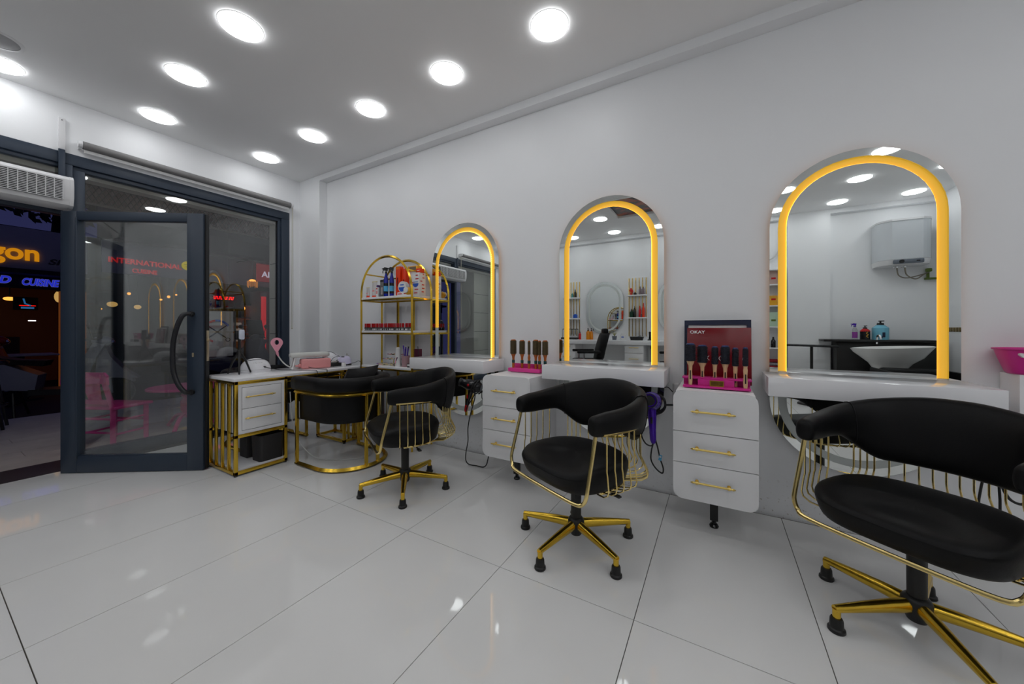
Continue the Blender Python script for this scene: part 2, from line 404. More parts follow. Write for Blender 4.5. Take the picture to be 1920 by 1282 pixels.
# ------------------------------------------------------------------ shopfront
win = struct('window_1', MB().span((-1.90,-.70,0.0),(-1.85,.93,.07)), frame_m)
def bar(a, b, p, nm='frame_bar', m=frame_m, bev=.004): return obj(nm, MB().span(a, b, bev=bev), m, p)
FX0, FX1 = -1.93, -1.838
bar((FX0,-.745,2.43),(FX1,.985,ZF), win)                 # head over door post and fixed light
bar((FX0-.0,-.745,2.395),(-1.86,.985,2.43), win)
bar((FX0,-.745,0),(FX1,-.695,2.43), win, 'door_post'); bar((FX0+.01,-.695,0),(-1.852,-.628,2.40), win, 'door_post')
bar((FX0,.895,.07),(FX1,.985,2.43), win); bar((FX0+.01,.865,.07),(-1.858,.895,2.40), win)
bar((FX0,-.745,0.0),(FX1,.985,.10), win, 'sill_bar')
obj('pane', MB().span((-1.895,-.63,.10),(-1.889,.87,2.40)), glass_m, win)
obj('gasket', MB().span((-1.885,-.632,.10),(-1.880,-.622,2.40)).span((-1.885,.858,.10),(-1.880,.868,2.40)), gasket_m, win)
# doorway and the fixed light beyond it
win2 = struct('window_2', MB().span((FX0,-1.86,0),(FX1,-1.80,2.43)), frame_m)
bar((FX0,-3.3,2.43),(FX1,-.745,ZF), win2); bar((FX0+.02,-3.3,2.40),(-1.86,-.745,2.43), win2)
bar((FX0,-1.80,2.02),(FX1,-.745,2.09), win2, 'transom'); bar((FX0,-3.3,0),(FX1,-3.24,2.43), win2); bar((FX0,-3.24,0),(FX1,-1.86,.10), win2, 'sill_bar')
obj('pane', MB().span((-1.895,-1.80,2.09),(-1.889,-.745,2.41)), glass_m, win2, label='transom pane over the open doorway')
obj('pane', MB().span((-1.895,-3.24,.10),(-1.889,-1.86,2.41)), glass_m, win2)

# the open door leaf, hinged on the post, swung into the room
door = struct('door_1', MB().span((0,-.024,.004),(.115,.024,2.01),bev=.003), frame_m)
door.location = (-1.683,-.762,0); door.rotation_euler = (0,0,math.atan2(.572,.866))
def dbar(a, b, nm, m=frame_m, bev=.003): return obj(nm, MB().span(a, b, bev=bev), m, door)
dbar((.918,-.024,.004),(1.038,.024,2.01),'stile'); dbar((.115,-.024,.004),(.918,.024,.128),'rail'); dbar((.115,-.024,1.943),(.918,.024,2.01),'rail')
dbar((.10,-.016,.11),(.93,.014,.134),'glazing_bead'); dbar((.108,-.030,.11),(.122,.024,1.96),'glazing_bead')
obj('pane', MB().span((.11,-.003,.12),(.925,.003,1.95)), glass_m, door)
obj('edge_seal', MB().span((1.038,-.008,.01),(1.052,.02,2.005)), gasket_m, door)
# bowed black pull handle on two stand-offs
pts = cat_pts([(.96,-.03,1.225),(.935,-.075,1.215),(.905,-.088,1.14),(.878,-.092,1.02),(.872,-.092,.90),(.878,-.092,.79),(.905,-.088,.69),(.945,-.075,.625),(.96,-.03,.615)], 5)
hd = obj('pull_handle', MB().tube(pts, .0165, 12), mat('black_leather_wrap', (.015,.016,.02), .3, bump=.3, bscale=90), door, label='bowed dark pull handle')
obj('stand_off', MB().cyl((.96,-.02,1.225),(.96,-.045,1.225),.02).cyl((.96,-.02,.615),(.96,-.045,.615),.02), gasket_m, hd)
obj('lock_cylinder', MB().box((.965,-.0265,.905),(.016,.008,.034),bev=.004), steel_m, door)
lp = obj('lock_plate', MB().box((1.0535,.004,.975),(.004,.022,.24),bev=.001), steel_m, door)
obj('latch_bolt', MB().box((1.058,.004,1.02),(.012,.012,.022),bev=.002), steel_m, lp)
for z in (.25,1.02,1.78): obj('hinge', MB().cyl((-.012,.02,z-.05),(-.012,.02,z+.05),.013,12), frame_m, door)
o = obj('round_sticker', MB().lathe([(0,0),(.044,0),(.044,.0012),(0,.0012)], n=28, rot=(0,R(90),0)), sticker_m); o.location = (-1.8885,.036,1.735)
tag(o, 'small yellow round sticker on the window pane behind the door stile', 'sticker')
obj('print', MB().box((.0016,0,.012),(.0006,.05,.004)).box((.0016,.004,-.01),(.0006,.034,.004)).box((.0016,.01,-.02),(.0006,.02,.003)), mat('sticker_print', (.25,.22,.03), .5), o)

# roller blind over the fixed light
for yb, lb in ((.15,'rolled-up grey roller blind above the tall shop window'),(-2.78,'rolled-up grey roller blind past the doorway, seen in the first arched mirror')):
  o = thing('roller_blind', lb, 'blind', (-1.785,yb,2.60), 0, 'grey roller blinds')
  if True:
    obj('roll', MB().cyl((0,-.80,0),(0,.815,0),.031,24), blind_m, o)
    obj('hem_bar', MB().box((-.012,.005,-.042),(.012,1.60,.03),bev=.004), white_m, o)
    for y in (-.815,.83): obj('bracket', MB().cyl((0,y-.012,0),(0,y+.012,0),.026,18).box((-.03,y,.0),(.06,.012,.06),bev=.004), trimw_m, o)
    obj('pull_chain', MB().tube(cat_pts([(.0,.845,.0),(.002,.846,-.7),(.003,.842,-1.40),(.003,.834,-1.485),(.003,.826,-1.40),(.002,.832,-.7),(.0,.836,0)],6),.0028,6), mat('chain_cream', (.5,.47,.38), .5), o)

# air curtain over the doorway
ac = thing('air_curtain', 'white wall-mounted air curtain unit with a slotted grille over the doorway', 'air conditioner', (-1.60,-1.30,2.16))
prof = [(-.236,-.11),(-.236,.115),(-.09,.122),(-.035,.112),(-.008,.085),(0,.03),(-.004,-.05),(-.022,-.105),(-.05,-.122),(-.16,-.125)]
obj('casing', MB().prism(prof, lambda p: (p[0],-.56,p[1]), lambda p: (p[0],.56,p[1])), trimw_m, ac)
for s in (-1,1): obj('end_cap', MB().prism([(x*1.015+.002,z*1.02) for x,z in prof], lambda p: (p[0],s*.555,p[1]), lambda p: (p[0],s*.575,p[1])), trimw_m, ac)
obj('grille_well', MB().span((-.02,-.52,-.075),(.0035,.52,.070),bev=.004), gap_m, ac)
b = MB()
for k in range(13): b.box((.0045,0,-.0735+.0121*k),(.006,1.042,.0045))
for k in range(27):
    b.box((.005,-.52+.04*k,0),(.0065,.0045,.15))
obj('grille', b, trimw_m, ac, kind='stuff')
for yt, lb in ((-.752,'narrow white cable trunking above the air curtain at its end by the glass door'),(-1.88,'narrow white cable trunking at the far air curtain end, mirrored in the first arch')):
    o = thing('cable_trunking', lb, 'cable duct', (-1.838,yt,2.66))
    obj('white_cover', MB().span((-.008,-.018,-.125),(.014,.018,.125),bev=.003), trimw_m, o); obj('dark_cover', MB().span((.0,-.017,-.40),(.016,.017,-.127),bev=.003), frame_m, o, label='anthracite lower length of the trunking')
    obj('screw', MB().cyl((.014,0,.105),(.016,0,.105),.004,8), gap_m, o)

# ------------------------------------------------------------------ LED arch mirrors
def capsule(w, z0, z1, n=24):
    r = w/2; P = []
    for k in range(n+1): a = pi*k/n; P.append((r*cos(a), z1-r+r*sin(a)))
    for k in range(n+1): a = pi+pi*k/n; P.append((r*cos(a), z0+r+r*sin(a)))
    return P
def arch(w, zb_l, zb_r, z1, n=32):     # open outline: right foot, round the arch, left foot
    r = w/2
    return [(r, zb_r+(z1-r-zb_r)*k/8) for k in range(8)] + [(r*cos(pi*k/n), z1-r+r*sin(pi*k/n)) for k in range(n+1)] + [(-r, z1-r+(zb_l-z1+r)*k/8) for k in range(1, 9)]
def led_mirror(cx, label, zl=.862, zr=.862, dots=False):
    t = thing('led_mirror', label, 'mirror', (cx,0,0), 0, 'amber LED arch mirrors')
    W0, A, B_ = .752, .040, .080; z0, z1 = .325, 2.068; Y = 1.165
    f = lambda y: (lambda p: (p[0], y, p[1]))
    out, bo, bi = capsule(W0,z0,z1), capsule(W0-2*A,z0+A,z1-A), capsule(W0-2*B_,z0+B_,z1-B_)
    m = MB().ring(out, bo, f(Y), f(Y+.014)); obj('mirror_border', m, mirror_m, t)
    obj('mirror_glass', MB().prism(bi, f(Y), f(Y+.014)), mirror_m, t)
    obj('channel', MB().ring(arch(W0-2*A+.006,zl,zr,z1-A+.003), arch(W0-2*B_-.006,zl,zr,z1-B_-.003), f(Y+.0125), f(Y+.017), closed=False), channel_m, t)
    bp = capsule(W0-.05,z0+.025,z1-.025); obj('back_plate', MB().prism(bp, f(Y+.0145), f(Y+.02)), trimw_m, t)
    # the unlit lower half of the band is frosted
    low = lambda w, za, zt: [(w/2, zr-.003), (w/2, za+w/2)] + [(w/2*cos(a), za+w/2+w/2*sin(a)) for a in [-pi*k/24 for k in range(25)]] + [(-w/2, za+w/2), (-w/2, zl-.003)]
    obj('frosted_band', MB().ring(low(W0-2*A,z0+A,.83), low(W0-2*B_,z0+B_,.83), f(Y+.002), f(Y+.008), closed=False), frost_m, t)
    # LED strip on the inner wall of the channel, shining outwards
    ao, ai = arch(W0-2*B_+.004, zl, zr, z1-B_+.002), arch(W0-2*B_-.0002, zl, zr, z1-B_)
    s = obj('led_strip', MB().ring(ao, ai, f(Y+.0035), f(Y+.0125), closed=False), led_m, t)
    bm_ = MB(); P = arch(W0-2*B_+.005, zl, zr, z1-B_+.0025, 60); acc = 0; last = Vector((P[0][0],0,P[0][1]))
    L_ = [Vector((p[0],Y+.008,p[1])) for p in P]; d = 0; nxt = 0
    for a, b in zip(L_[:-1], L_[1:]):
        seg = (b-a).length; u = (b-a)/max(seg,1e-9)
        while nxt < d+seg:
            q = a+u*(nxt-d); bm_.box(q, (.006,.005,.006)); nxt += .0165
        d += seg
    if dots: obj('led_dots', bm_, leddot_m, s, kind='stuff')
    # backlight strip glowing on to the wall behind
    ho, hi = capsule(W0-.05,z0+.025,z1-.025), capsule(W0-.062,z0+.031,z1-.031)
    ho, hi = arch(W0-.044, .87, .87, z1-.022), arch(W0-.052, .87, .87, z1-.026)
    obj('backlight_strip', MB().ring(ho, hi, f(Y+.0145), f(Y+.022), closed=False), halo_m, t)
    return t
led_mirror(.683, 'arched mirror with amber LED border beside the gold product rack', zl=1.12, dots=True)
led_mirror(1.992, 'arched mirror with amber LED border between the two white drawer cabinets')
led_mirror(3.318, 'large nearest arched mirror with amber LED border above the biggest styling chair')

# floating shelves under the mirrors
def shelf(x0, x1, label):
    t = thing('floating_shelf', label, 'shelf', ((x0+x1)/2,1.03,.76), 0, 'white floating shelves under the mirrors'); w = (x1-x0)/2
    obj('shelf_body', MB().span((-w,-.175,0),(w,.133,.096),bev=.002), gloss_m, t)
    obj('wall_bracket', MB().span((-w*.6,.135,.02),(w*.6,.169,.05)), gap_m, t)
shelf(.325,1.115,'thick white floating shelf under the arched mirror by the gold rack')
shelf(1.612,2.405,'thick white floating shelf under the middle arched mirror')
shelf(2.905,3.70,'thick white floating shelf under the largest arched mirror')

# ------------------------------------------------------------------ drawer cabinets
def rrect(w, h, r, n=8):
    P = []
    for cx, cy, a0 in ((w/2-r,h/2-r,0),(-w/2+r,h/2-r,90),(-w/2+r,-h/2+r,180),(w/2-r,-h/2+r,270)):
        for k in range(n+1): a = R(a0+90*k/n); P.append((cx+r*cos(a), cy+r*sin(a)))
    return P
def bar_handle(parent, c, L):
    h = obj('handle', MB().cyl((c[0]-L/2+.03,c[1]-.026,c[2]),(c[0]+L/2-.03,c[1]-.026,c[2]),.0055,12), handle_m, parent)
    for s in (-1,1):
        b = MB(); x = c[0]+s*(L/2-.03)
        b.lathe([(0,-.0075),(.0075,-.006),(.009,0),(.0075,.006),(0,.0075)], (x,c[1]-.026,c[2]), 12, rot=(0,R(90),0))
        b.tube([(x,c[1]-.026,c[2]),(x+s*.012,c[1]-.026,c[2]),(x+s*.018,c[1]-.026,c[2]),(x+s*.026,c[1]-.026,c[2]),(x+s*.03,c[1]-.026,c[2])],[.0065,.0045,.0065,.0035,.001],10)
        b.cyl((x,c[1]-.026,c[2]),(x,c[1],c[2]),.0045,10).cyl((x,c[1]-.003,c[2]),(x,c[1],c[2]),.009,12); obj('handle_mount', b, handle_m, h)
def drawer_cabinet(cx, label):
    t = thing('drawer_cabinet', label, 'cabinet', (cx,.72,0), 0, 'wall-hung white drawer cabinets')
    w, z0, z1 = .386, .193, .777; zc = (z0+z1)/2; r = .045
    obj('carcass', MB().span((-w/2+.012,.018,z0+.018),(w/2-.012,.478,z1-.006),bev=.002), cab_m, t)
    P = rrect(w, z1-z0, r); cuts = [(z0-1,.3855),(.3895,.5535),(.5575,z1+1)]
    # each drawer front is the slice of the rounded face between two joints
    def clip(P, a, b):
        def half(Q, s, lim):
            o = []
            for p, q in zip(Q, Q[1:]+Q[:1]):
                ip, iq = s*(p[1]-lim) >= 0, s*(q[1]-lim) >= 0
                if ip: o.append(p)
                if ip != iq: k = (lim-p[1])/(q[1]-p[1]); o.append((p[0]+(q[0]-p[0])*k, lim))
            return o
        return half(half(P, 1, a), -1, b)
    for a, b_ in cuts:
        Q = clip([(x, z+zc) for x, z in P], a, b_)
        d = obj('drawer', MB().prism(Q, lambda p: (p[0],0,p[1]), lambda p: (p[0],.017,p[1])), cab_m, t)
        za, zb = max(a, z0), min(b_, z1)
        bar_handle(d, (-.005,0,(za+zb)/2+(.004 if a > .3 else .01)), .205)
    lg = obj('leg', MB().box((0,.165,.125),(.04,.04,.17),bev=.003), blackpl_m, t)
    obj('foot', MB().cyl((0,.165,.045),(0,.165,.02),.012,12).lathe([(0,0),(.022,0),(.024,.008),(.018,.018),(0,.02)],(0,.165,0),18), blackgl_m, lg)
drawer_cabinet(1.396,'white three-drawer cabinet under the six brown round brushes')
drawer_cabinet(2.660,'white three-drawer cabinet under the dark red gift box')
# ------------------------------------------------------------------ styling chairs
def chair_path(u):      # u -1..1 along the back band, seen from above; front is -Y
    return CP[int(round((u+1)/2*(len(CP)-1)))]
CP = cat_pts([(-.272,-.160,0),(-.284,-.06,0),(-.286,.05,0),(-.253,.152,0),(-.180,.238,0),(-.086,.275,0),(0,.284,0),(.086,.275,0),(.180,.238,0),(.253,.152,0),(.286,.05,0),(.284,-.06,0),(.272,-.160,0)], 5)
def path_normal(i):
    a, b = CP[max(i-1,0)], CP[min(i+1,len(CP)-1)]; t = (b-a).normalized(); return Vector((-t.y, t.x, 0)) * -1 if False else Vector((t.y*-1, t.x, 0))
def make_chair(label, base_angles, loc, rz):
    t = thing('styling_chair', label, 'chair', loc, rz, 'black and gold styling chairs')
    N = len(CP)
    # padded back that runs into both arms
    rows = []
    for i, p in enumerate(CP):
        u = abs(2*i/(N-1)-1)
        top = .742 + .082*(1-ss(.05,.85,u)) - .012*ss(.85,1,u); bot = .632 - .098*(1-ss(.34,.60,u)) + .008*ss(.85,1,u)
        th = .033 + .005*(1-ss(.5,.9,u)); zc, hh = (top+bot)/2, (top-bot)/2
        n = path_normal(i); k = 1.0
        row = []
        for q in range(20):
            a = 2*pi*q/20; e = .72; c_, s_ = cos(a), sin(a)
            x = abs(c_)**e*(1 if c_ > 0 else -1)*th; z = abs(s_)**(.80)*(1 if s_ > 0 else -1)*hh
            lean = (zc+z-.60)*.16*(1-ss(.35,.8,u))
            row.append(Vector((p.x, p.y, 0)) + n*(x*1. ) + Vector((0,0,zc+z)) + n*lean)
        rows.append(row)
    def shrink(row, k, push):
        c = sum(row, Vector())/len(row); return [c+(v-c)*k+push for v in row]
    d0 = (CP[0]-CP[1]).normalized(); d1 = (CP[-1]-CP[-2]).normalized()
    rows = [shrink(rows[0],.55,d0*.018), shrink(rows[0],.85,d0*.012)] + rows + [shrink(rows[-1],.85,d1*.012), shrink(rows[-1],.55,d1*.018)]
    back = obj('backrest', MB().sheet(rows, closed_u=True, cap=True), leather_m, t, ang=60, sub=1)
    for s in (-1,1):   # piped seams where the arms are sewn to the back
        i = int((N-1)/2+s*.47*(N-1)/2); rr = rows[i+2]; c = sum(rr, Vector())/len(rr)
        obj('seam', MB().tube([c+(v-c)*1.012 for v in rr], .0022, 6, closed=True), leather_m, back)
    # seat cushion
    def outline(kx, z, dy=0.):
        P = []
        for q in range(40):
            a = 2*pi*q/40; n = 3.4 if sin(a) < 0 else 2.5
            x = .262*abs(cos(a))**(2/n)*(1 if cos(a) > 0 else -1); y = (.235 if sin(a) < 0 else .225)*abs(sin(a))**(2/n)*(1 if sin(a) > 0 else -1)
            zz = z - (.028*ss(-.10,-.25,y) if z > .44 else 0)
            P.append(Vector((x*kx, y*kx-.005+dy, zz)))
        return P
    rows = [outline(.5,.352,.02),outline(.82,.352,.012),outline(.90,.358,.006),outline(.95,.385),outline(1.0,.44),outline(.995,.458),outline(.965,.474),outline(.88,.484),outline(.6,.488),outline(.2,.487)]
    obj('seat', MB().sheet(rows, closed_u=True, cap=True), leather_m, t, ang=60, sub=1)
    # thick tube down from each arm and under the front of the seat
    F = cat_pts([(-.276,-.150,.66),(-.279,-.175,.56),(-.283,-.207,.44),(-.282,-.215,.40),(-.268,-.218,.367),(-.235,-.229,.352),(-.1,-.226,.345),(0,-.225,.344),(.1,-.226,.345),(.235,-.229,.352),(.268,-.218,.367),(.282,-.215,.40),(.283,-.207,.44),(.279,-.175,.56),(.276,-.150,.66)],4)
    obj('front_tube', MB().tube(F,.0085,10), wire_m, t)
    # thin rods, bent outwards above the seat and tucked under it
    def rod(i, zt, bow):
        p = CP[i]; n = path_normal(i); ctr = Vector((p.x*.80, p.y*.80, 0))
        o_ = .020
        P = [p+n*o_+Vector((0,0,zt)), p+n*o_+Vector((0,0,.485)), p+n*(o_+.004)+Vector((0,0,.468)), p+n*(o_+bow)+Vector((0,0,.405)), p+n*(o_+bow-.006)+Vector((0,0,.385)), p+n*(o_+bow-.03)+Vector((0,0,.369)), ctr+Vector((0,0,.356))]
        return MB().tube(P,.0034,6)
    idx = [3,5,7,9,11] ; idx += [N-1-k for k in idx]
    for i in idx: obj('rod', rod(i,.655,.012), wire_m, t)
    for i in [16,17,18]+list(range(19, N-19, 2))+[N-19,N-18,N-17]: obj('rod', rod(i,.60,.034), wire_m, t)
    rail = [CP[i]+path_normal(i)*.024+Vector((0,0,.648+.0*i)) for i in range(2,19)]
    obj('arm_rail', MB().tube(rail,.006,8), wire_m, t); obj('arm_rail', MB().tube([Vector((-v.x,v.y,v.z)) for v in rail],.006,8), wire_m, t)
    under = [Vector((p.x*.80,p.y*.80,.352)) for p in CP[4:-4]]
    obj('seat_rail', MB().tube(under,.006,8), wire_m, t)
    # plate, lever, gas column, hub
    obj('seat_plate', MB().box((0,0,.340),(.20,.24,.018),bev=.005).box((0,-.13,.346),(.30,.03,.008),bev=.002).box((0,.13,.346),(.30,.03,.008),bev=.002), blackpl_m, t)
    lv = obj('lever', MB().tube([(.05,.02,.33),(.16,.03,.327),(.22,.03,.325)],.005,8).box((.235,.03,.325),(.05,.022,.010),bev=.004), blackpl_m, t)
    obj('gas_piston', MB().cyl((0,0,.28),(0,0,.335),.014,18), chrome_m, t)
    obj('column', MB().lathe([(.026,.10),(.027,.29),(.0245,.302),(.014,.302)], n=28), blackpl_m, t)
    obj('hub', MB().lathe([(.0,.045),(.026,.045),(.031,.055),(.034,.075),(.042,.088),(.042,.118),(.034,.13),(.0275,.135)], n=30), blackpl_m, t)
    sec = lambda x, w, h, z: [Vector((x, w*cos(a)*(1 if abs(cos(a))<.8 else 1), z+h*sin(a))) for a in [2*pi*q/12 for q in range(12)]]
    me = MB().sheet([sec(.030,.021,.026,.098),sec(.10,.020,.023,.096),sec(.20,.0165,.0185,.089),sec(.275,.0135,.0145,.083),sec(.297,.0125,.0135,.081)],closed_u=True,cap=True).cyl((.289,0,.082),(.289,0,.045),.0125,14).mesh('base_leg',gold_m,50)
    mf = MB().lathe([(0,0),(.0245,0),(.027,.004),(.026,.012),(.021,.016),(.0195,.044),(.0165,.05),(0,.05)],(.289,0,0),20).mesh('foot',blackpl_m)
    for a in base_angles:
        l = link(bpy.data.objects.new('base_leg', me), t); l.rotation_euler = (0,0,R(a)-rz)
        link(bpy.data.objects.new('foot', mf), l)
    return t
make_chair('black styling chair with gold wire sides in front of the middle shelf', [39.3+72*k for k in range(5)], (2.04,.363,0), R(-26))
make_chair('black styling chair turned towards the nail desk, beside the round tub chair', [26+72*k for k in range(5)], (.786,.373,0), R(-29))
make_chair('largest nearest black styling chair, cropped by the edge of the photo', [137.1+72*k for k in range(5)], (3.306,.462,0), R(-37))

# ------------------------------------------------------------------ nail desk
def sq(mb, a, b, w=.024):
    a, b = Vector(a), Vector(b); d = [abs(x) for x in (b-a)]
    mb.box((a+b)/2, [max(v, 0)+w for v in d] if False else [v+w if v > 1e-6 else w for v in d], bev=.0015); return mb
DX0, DX1, DY0, DY1, DZ = -.885, -.432, -.150, .955, .735
desk = thing('nail_desk', 'white topped manicure desk on a gold frame with two drawers', 'desk', (-.66,.40,0))
def dk(nm, mb, m, p=None, **k):
    o = obj(nm, mb, m, p or desk, **k)
    if (p or desk) is desk: o.location = (.66,-.40,0)
    return o
dk('desktop', MB().span((DX0-.008,DY0-.008,DZ-.022),(DX1+.008,DY1+.008,DZ),bev=.002), gloss_m)
i = .012
for x in (DX0+i, DX1-i):
    for y in (DY0+i, .226-i, DY1-.20, DY1-i):
        dk('leg', sq(MB(), (x,y,.024),(x,y,DZ-.036)), gold_m)
fb = lambda p, q: dk('frame_bar', sq(MB(), p, q), gold_m)
for y0, y1 in ((DY0+i,.226-i),(DY1-.20,DY1-i)):
    for x in (DX0+i, DX1-i): fb((x,y0,.024),(x,y1,.024))
    for y in (y0,y1): fb((DX0+i,y,.024),(DX1-i,y,.024))
for x in (DX0+i, DX1-i):
    fb((x,DY0+i,DZ-.036),(x,DY1-i,DZ-.036)); fb((x,DY0+i,.298),(x,.226-i,.298))
for y in (DY0+i,.226-i,DY1-.20,DY1-i): fb((DX0+i,y,DZ-.036),(DX1-i,y,DZ-.036))
fb((DX0+i,.226-i,.298),(DX1-i,.226-i,.298))
for k in range(1,4):
    x = DX0+i+(DX1-DX0-2*i)*k/4
    dk('slat', MB().span((x-.011,DY0+.002,.03),(x+.011,DY0+.020,DZ-.04),bev=.001), gold_m)
    y = DY1-.20+(.20-i)*k/4
    dk('slat', MB().span((DX1-.020,y-.007,.03),(DX1-.004,y+.007,DZ-.04),bev=.001), gold_m)
for k in range(1,4):
    x = DX0+i+(DX1-DX0-2*i)*k/4
    dk('slat', MB().span((x-.011,DY1-.020,.03),(x+.011,DY1-.002,DZ-.04),bev=.001), gold_m)
dk('drawer_case', MB().span((DX0+.03,DY0+.028,.312),(DX1-.016,.212,DZ-.05),bev=.001), cab_m)
dk('gap_shade_plate', MB().span((DX1-.0158,DY0+.040,.327),(DX1-.0125,.190,.672)), gap_m)  # dark plate paints in the shade of the joints around the drawers
dk('drawer_surround', MB().ring([(DY0+.025,.312),(.202,.312),(.202,.687),(DY0+.025,.687)],[(DY0+.048,.335),(.182,.335),(.182,.664),(DY0+.048,.664)],lambda p:(DX1-.0124,p[0],p[1]),lambda p:(DX1-.004,p[0],p[1])), cab_m)
for za, zb in ((.3385,.4975),(.5010,.6605)):
    d = dk('drawer', MB().span((DX1-.0124,DY0+.0515,za),(DX1-.0045,.1785,zb),bev=.0008), cab_m)
    cy, cz = .018, (za+zb)/2+.01; x = DX1-.0045; L2 = .082
    h = obj('handle', MB().cyl((x+.024,cy-L2,cz),(x+.024,cy+L2,cz),.0052,12), handle_m, d)
    for s in (-1,1):
        m = MB(); y = cy+s*L2
        m.tube([(x+.024,y-s*.004,cz),(x+.024,y,cz),(x+.024,y+s*.007,cz),(x+.024,y+s*.013,cz),(x+.024,y+s*.02,cz),(x+.024,y+s*.026,cz)],[.006,.009,.006,.004,.006,.001],10)
        m.cyl((x,y,cz),(x+.024,y,cz),.0042,8); obj('handle_mount', m, handle_m, h)
dk('bottom_board', MB().span((DX0+.024,DY0+.024,.030),(DX1-.016,.202,.052)), gloss_m)
dk('keyboard_tray', MB().span((DX0+.06,.24,.60),(DX1-.06,.74,.675),bev=.003), blackpl_m, label='black tray under the desktop')
for z in (.598,.66): dk('tray_rail', sq(MB(),(DX1-.05,.235,z),(DX1-.05,.745,z),.012), gold_m)
for x in (DX0+i, DX1-i):
    for y in (DY0+i,.226-i,DY1-.20,DY1-i): dk('foot', MB().lathe([(0,0),(.012,0),(.013,.006),(.008,.012),(0,.012)],(x,y,0),12), blackpl_m)
# waste bin on the desk's lower board
o = thing('waste_bin', 'charcoal plastic waste bin standing on the lower board of the nail desk', 'bin', (-.52,.118,.052))
P = lambda w, h, r, z: [Vector((x,y,z)) for x, y in rrect(w,h,r,5)]
obj('bin_body', MB().sheet([P(.142,.178,.028,0),P(.150,.187,.028,.15),P(.152,.190,.028,.205),P(.142,.180,.025,.205),P(.136,.174,.024,.10)],closed_u=True,cap=True), darkbin_m, o)
o = thing('tissue_box', 'black tissue box standing behind the charcoal bin on the desk board', 'box', (-.70,.10,.052))
obj('box_body', MB().box((0,0,.125),(.12,.17,.25),bev=.01), darkbin_m, o); obj('slot', MB().box((0,0,.2505),(.02,.11,.003),bev=.001), gap_m, o)

# ------------------------------------------------------------------ tub armchairs
def tub_chair(label, loc, rz):      # front is -Y
    t = thing('tub_armchair', label, 'armchair', loc, rz, 'black tub armchairs with gold frames')
    def U(r, f, n=24): return [Vector((-r, -f, 0))] + [Vector((-r, -f+(f)*k/4, 0)) for k in range(1,4)] + [Vector((-r*cos(pi*k/n), r*1.0*sin(pi*k/n), 0)) for k in range(n+1)] + [Vector((r, -f*k/4, 0)) for k in range(1,5)]
    up = lambda P, z: [Vector((p.x,p.y,z)) for p in P]
    ring = up(U(.285,.29),.0155)
    obj('base_ring', MB().tube(ring,.0185,4), gold_m, t)
    rail = up(U(.292,.285),.598); obj('top_rail', MB().tube(rail,.0185,4), gold_m, t)
    for x, y in ((-.287,-.275),(.287,-.275),(-.055,.281),(.055,.281)):
        obj('post', MB().box((x,y,.305),(.022,.022,.59),bev=.002), gold_m, t)
    # inner shell under the rail and the fat padded rim above it
    def band(rin, rout, z0, z1, fr, e=.5, bulge=0.):
        c = U((rin+rout)/2, fr); rows = []
        for i, p in enumerate(c):
            a = c[max(i-1,0)]; b = c[min(i+1,len(c)-1)]; tt = (b-a).normalized(); n = Vector((-tt.y,tt.x,0)); row = []
            for q in range(16):
                an = 2*pi*q/16; cc, s_ = cos(an), sin(an)
                row.append(p + n*((rout-rin)/2*abs(cc)**e*(1 if cc>0 else -1)) + Vector((0,0,(z0+z1)/2+(z1-z0)/2*abs(s_)**e*(1 if s_>0 else -1))))
            rows.append(row)
        k = lambda row, s: [sum(row,Vector())/len(row)+(v-sum(row,Vector())/len(row))*s for v in row]
        f0 = Vector((0,-.012,0)); rows = [[v+f0 for v in k(rows[0],.6)]]+rows+[[v+f0 for v in k(rows[-1],.6)]]
        return MB().sheet(rows, closed_u=True, cap=True)
    obj('shell', band(.215,.272,.365,.62,.265,.4), leather_m, t, ang=60)
    obj('padded_rim', band(.215,.325,.612,.722,.30,.62), leather_m, t, ang=70)
    P = []
    S_ = lambda k, z: [Vector((x*k, y*k-.03, z)) for x, y in rrect(.44,.46,.12,6)]
    obj('seat', MB().sheet([S_(.9,.36),S_(1,.38),S_(1,.44),S_(.96,.462),S_(.8,.472),S_(.3,.476)],closed_u=True,cap=True), leather_m, t, ang=60)
    return t
tub_chair('black tub armchair with a D-shaped gold base in front of the nail desk', (-.02,.515,0), R(-90))
tub_chair('black tub armchair behind the nail desk on its window side', (-1.27,.42,0), R(90))
# cushion in the front armchair
def pillow(w, h, t_):
    rows = []
    for i in range(13):
        v = -1+i/6; row = []
        for j in range(13):
            u = -1+j/6; k = (1-u**4)*(1-v**4); pinch = 1-.07*(1-abs(u))*abs(v)**3
            row.append((u*w/2*(1-.06*(1-abs(v)**2)*abs(u)**3), v*h/2*pinch, t_/2*max(0,k)**.55))
        rows.append(row)
    mb = MB(); mb.sheet(rows); mb.sheet([[(x,y,-z) for x,y,z in r] for r in rows]); bmesh.ops.remove_doubles(mb.bm, verts=mb.bm.verts, dist=1e-5)
    bmesh.ops.recalc_face_normals(mb.bm, faces=mb.bm.faces); return mb
o = obj('cushion', pillow(.38,.36,.12), mat('charcoal_cushion_cloth', (.022,.022,.024), .8, bump=.25, bscale=260, var=.15), ang=70)
o.location = (-.03,.60,.615); o.rotation_euler = (R(68), 0, R(-78)); tag(o, 'charcoal cushion leaning inside the front tub armchair', 'cushion')

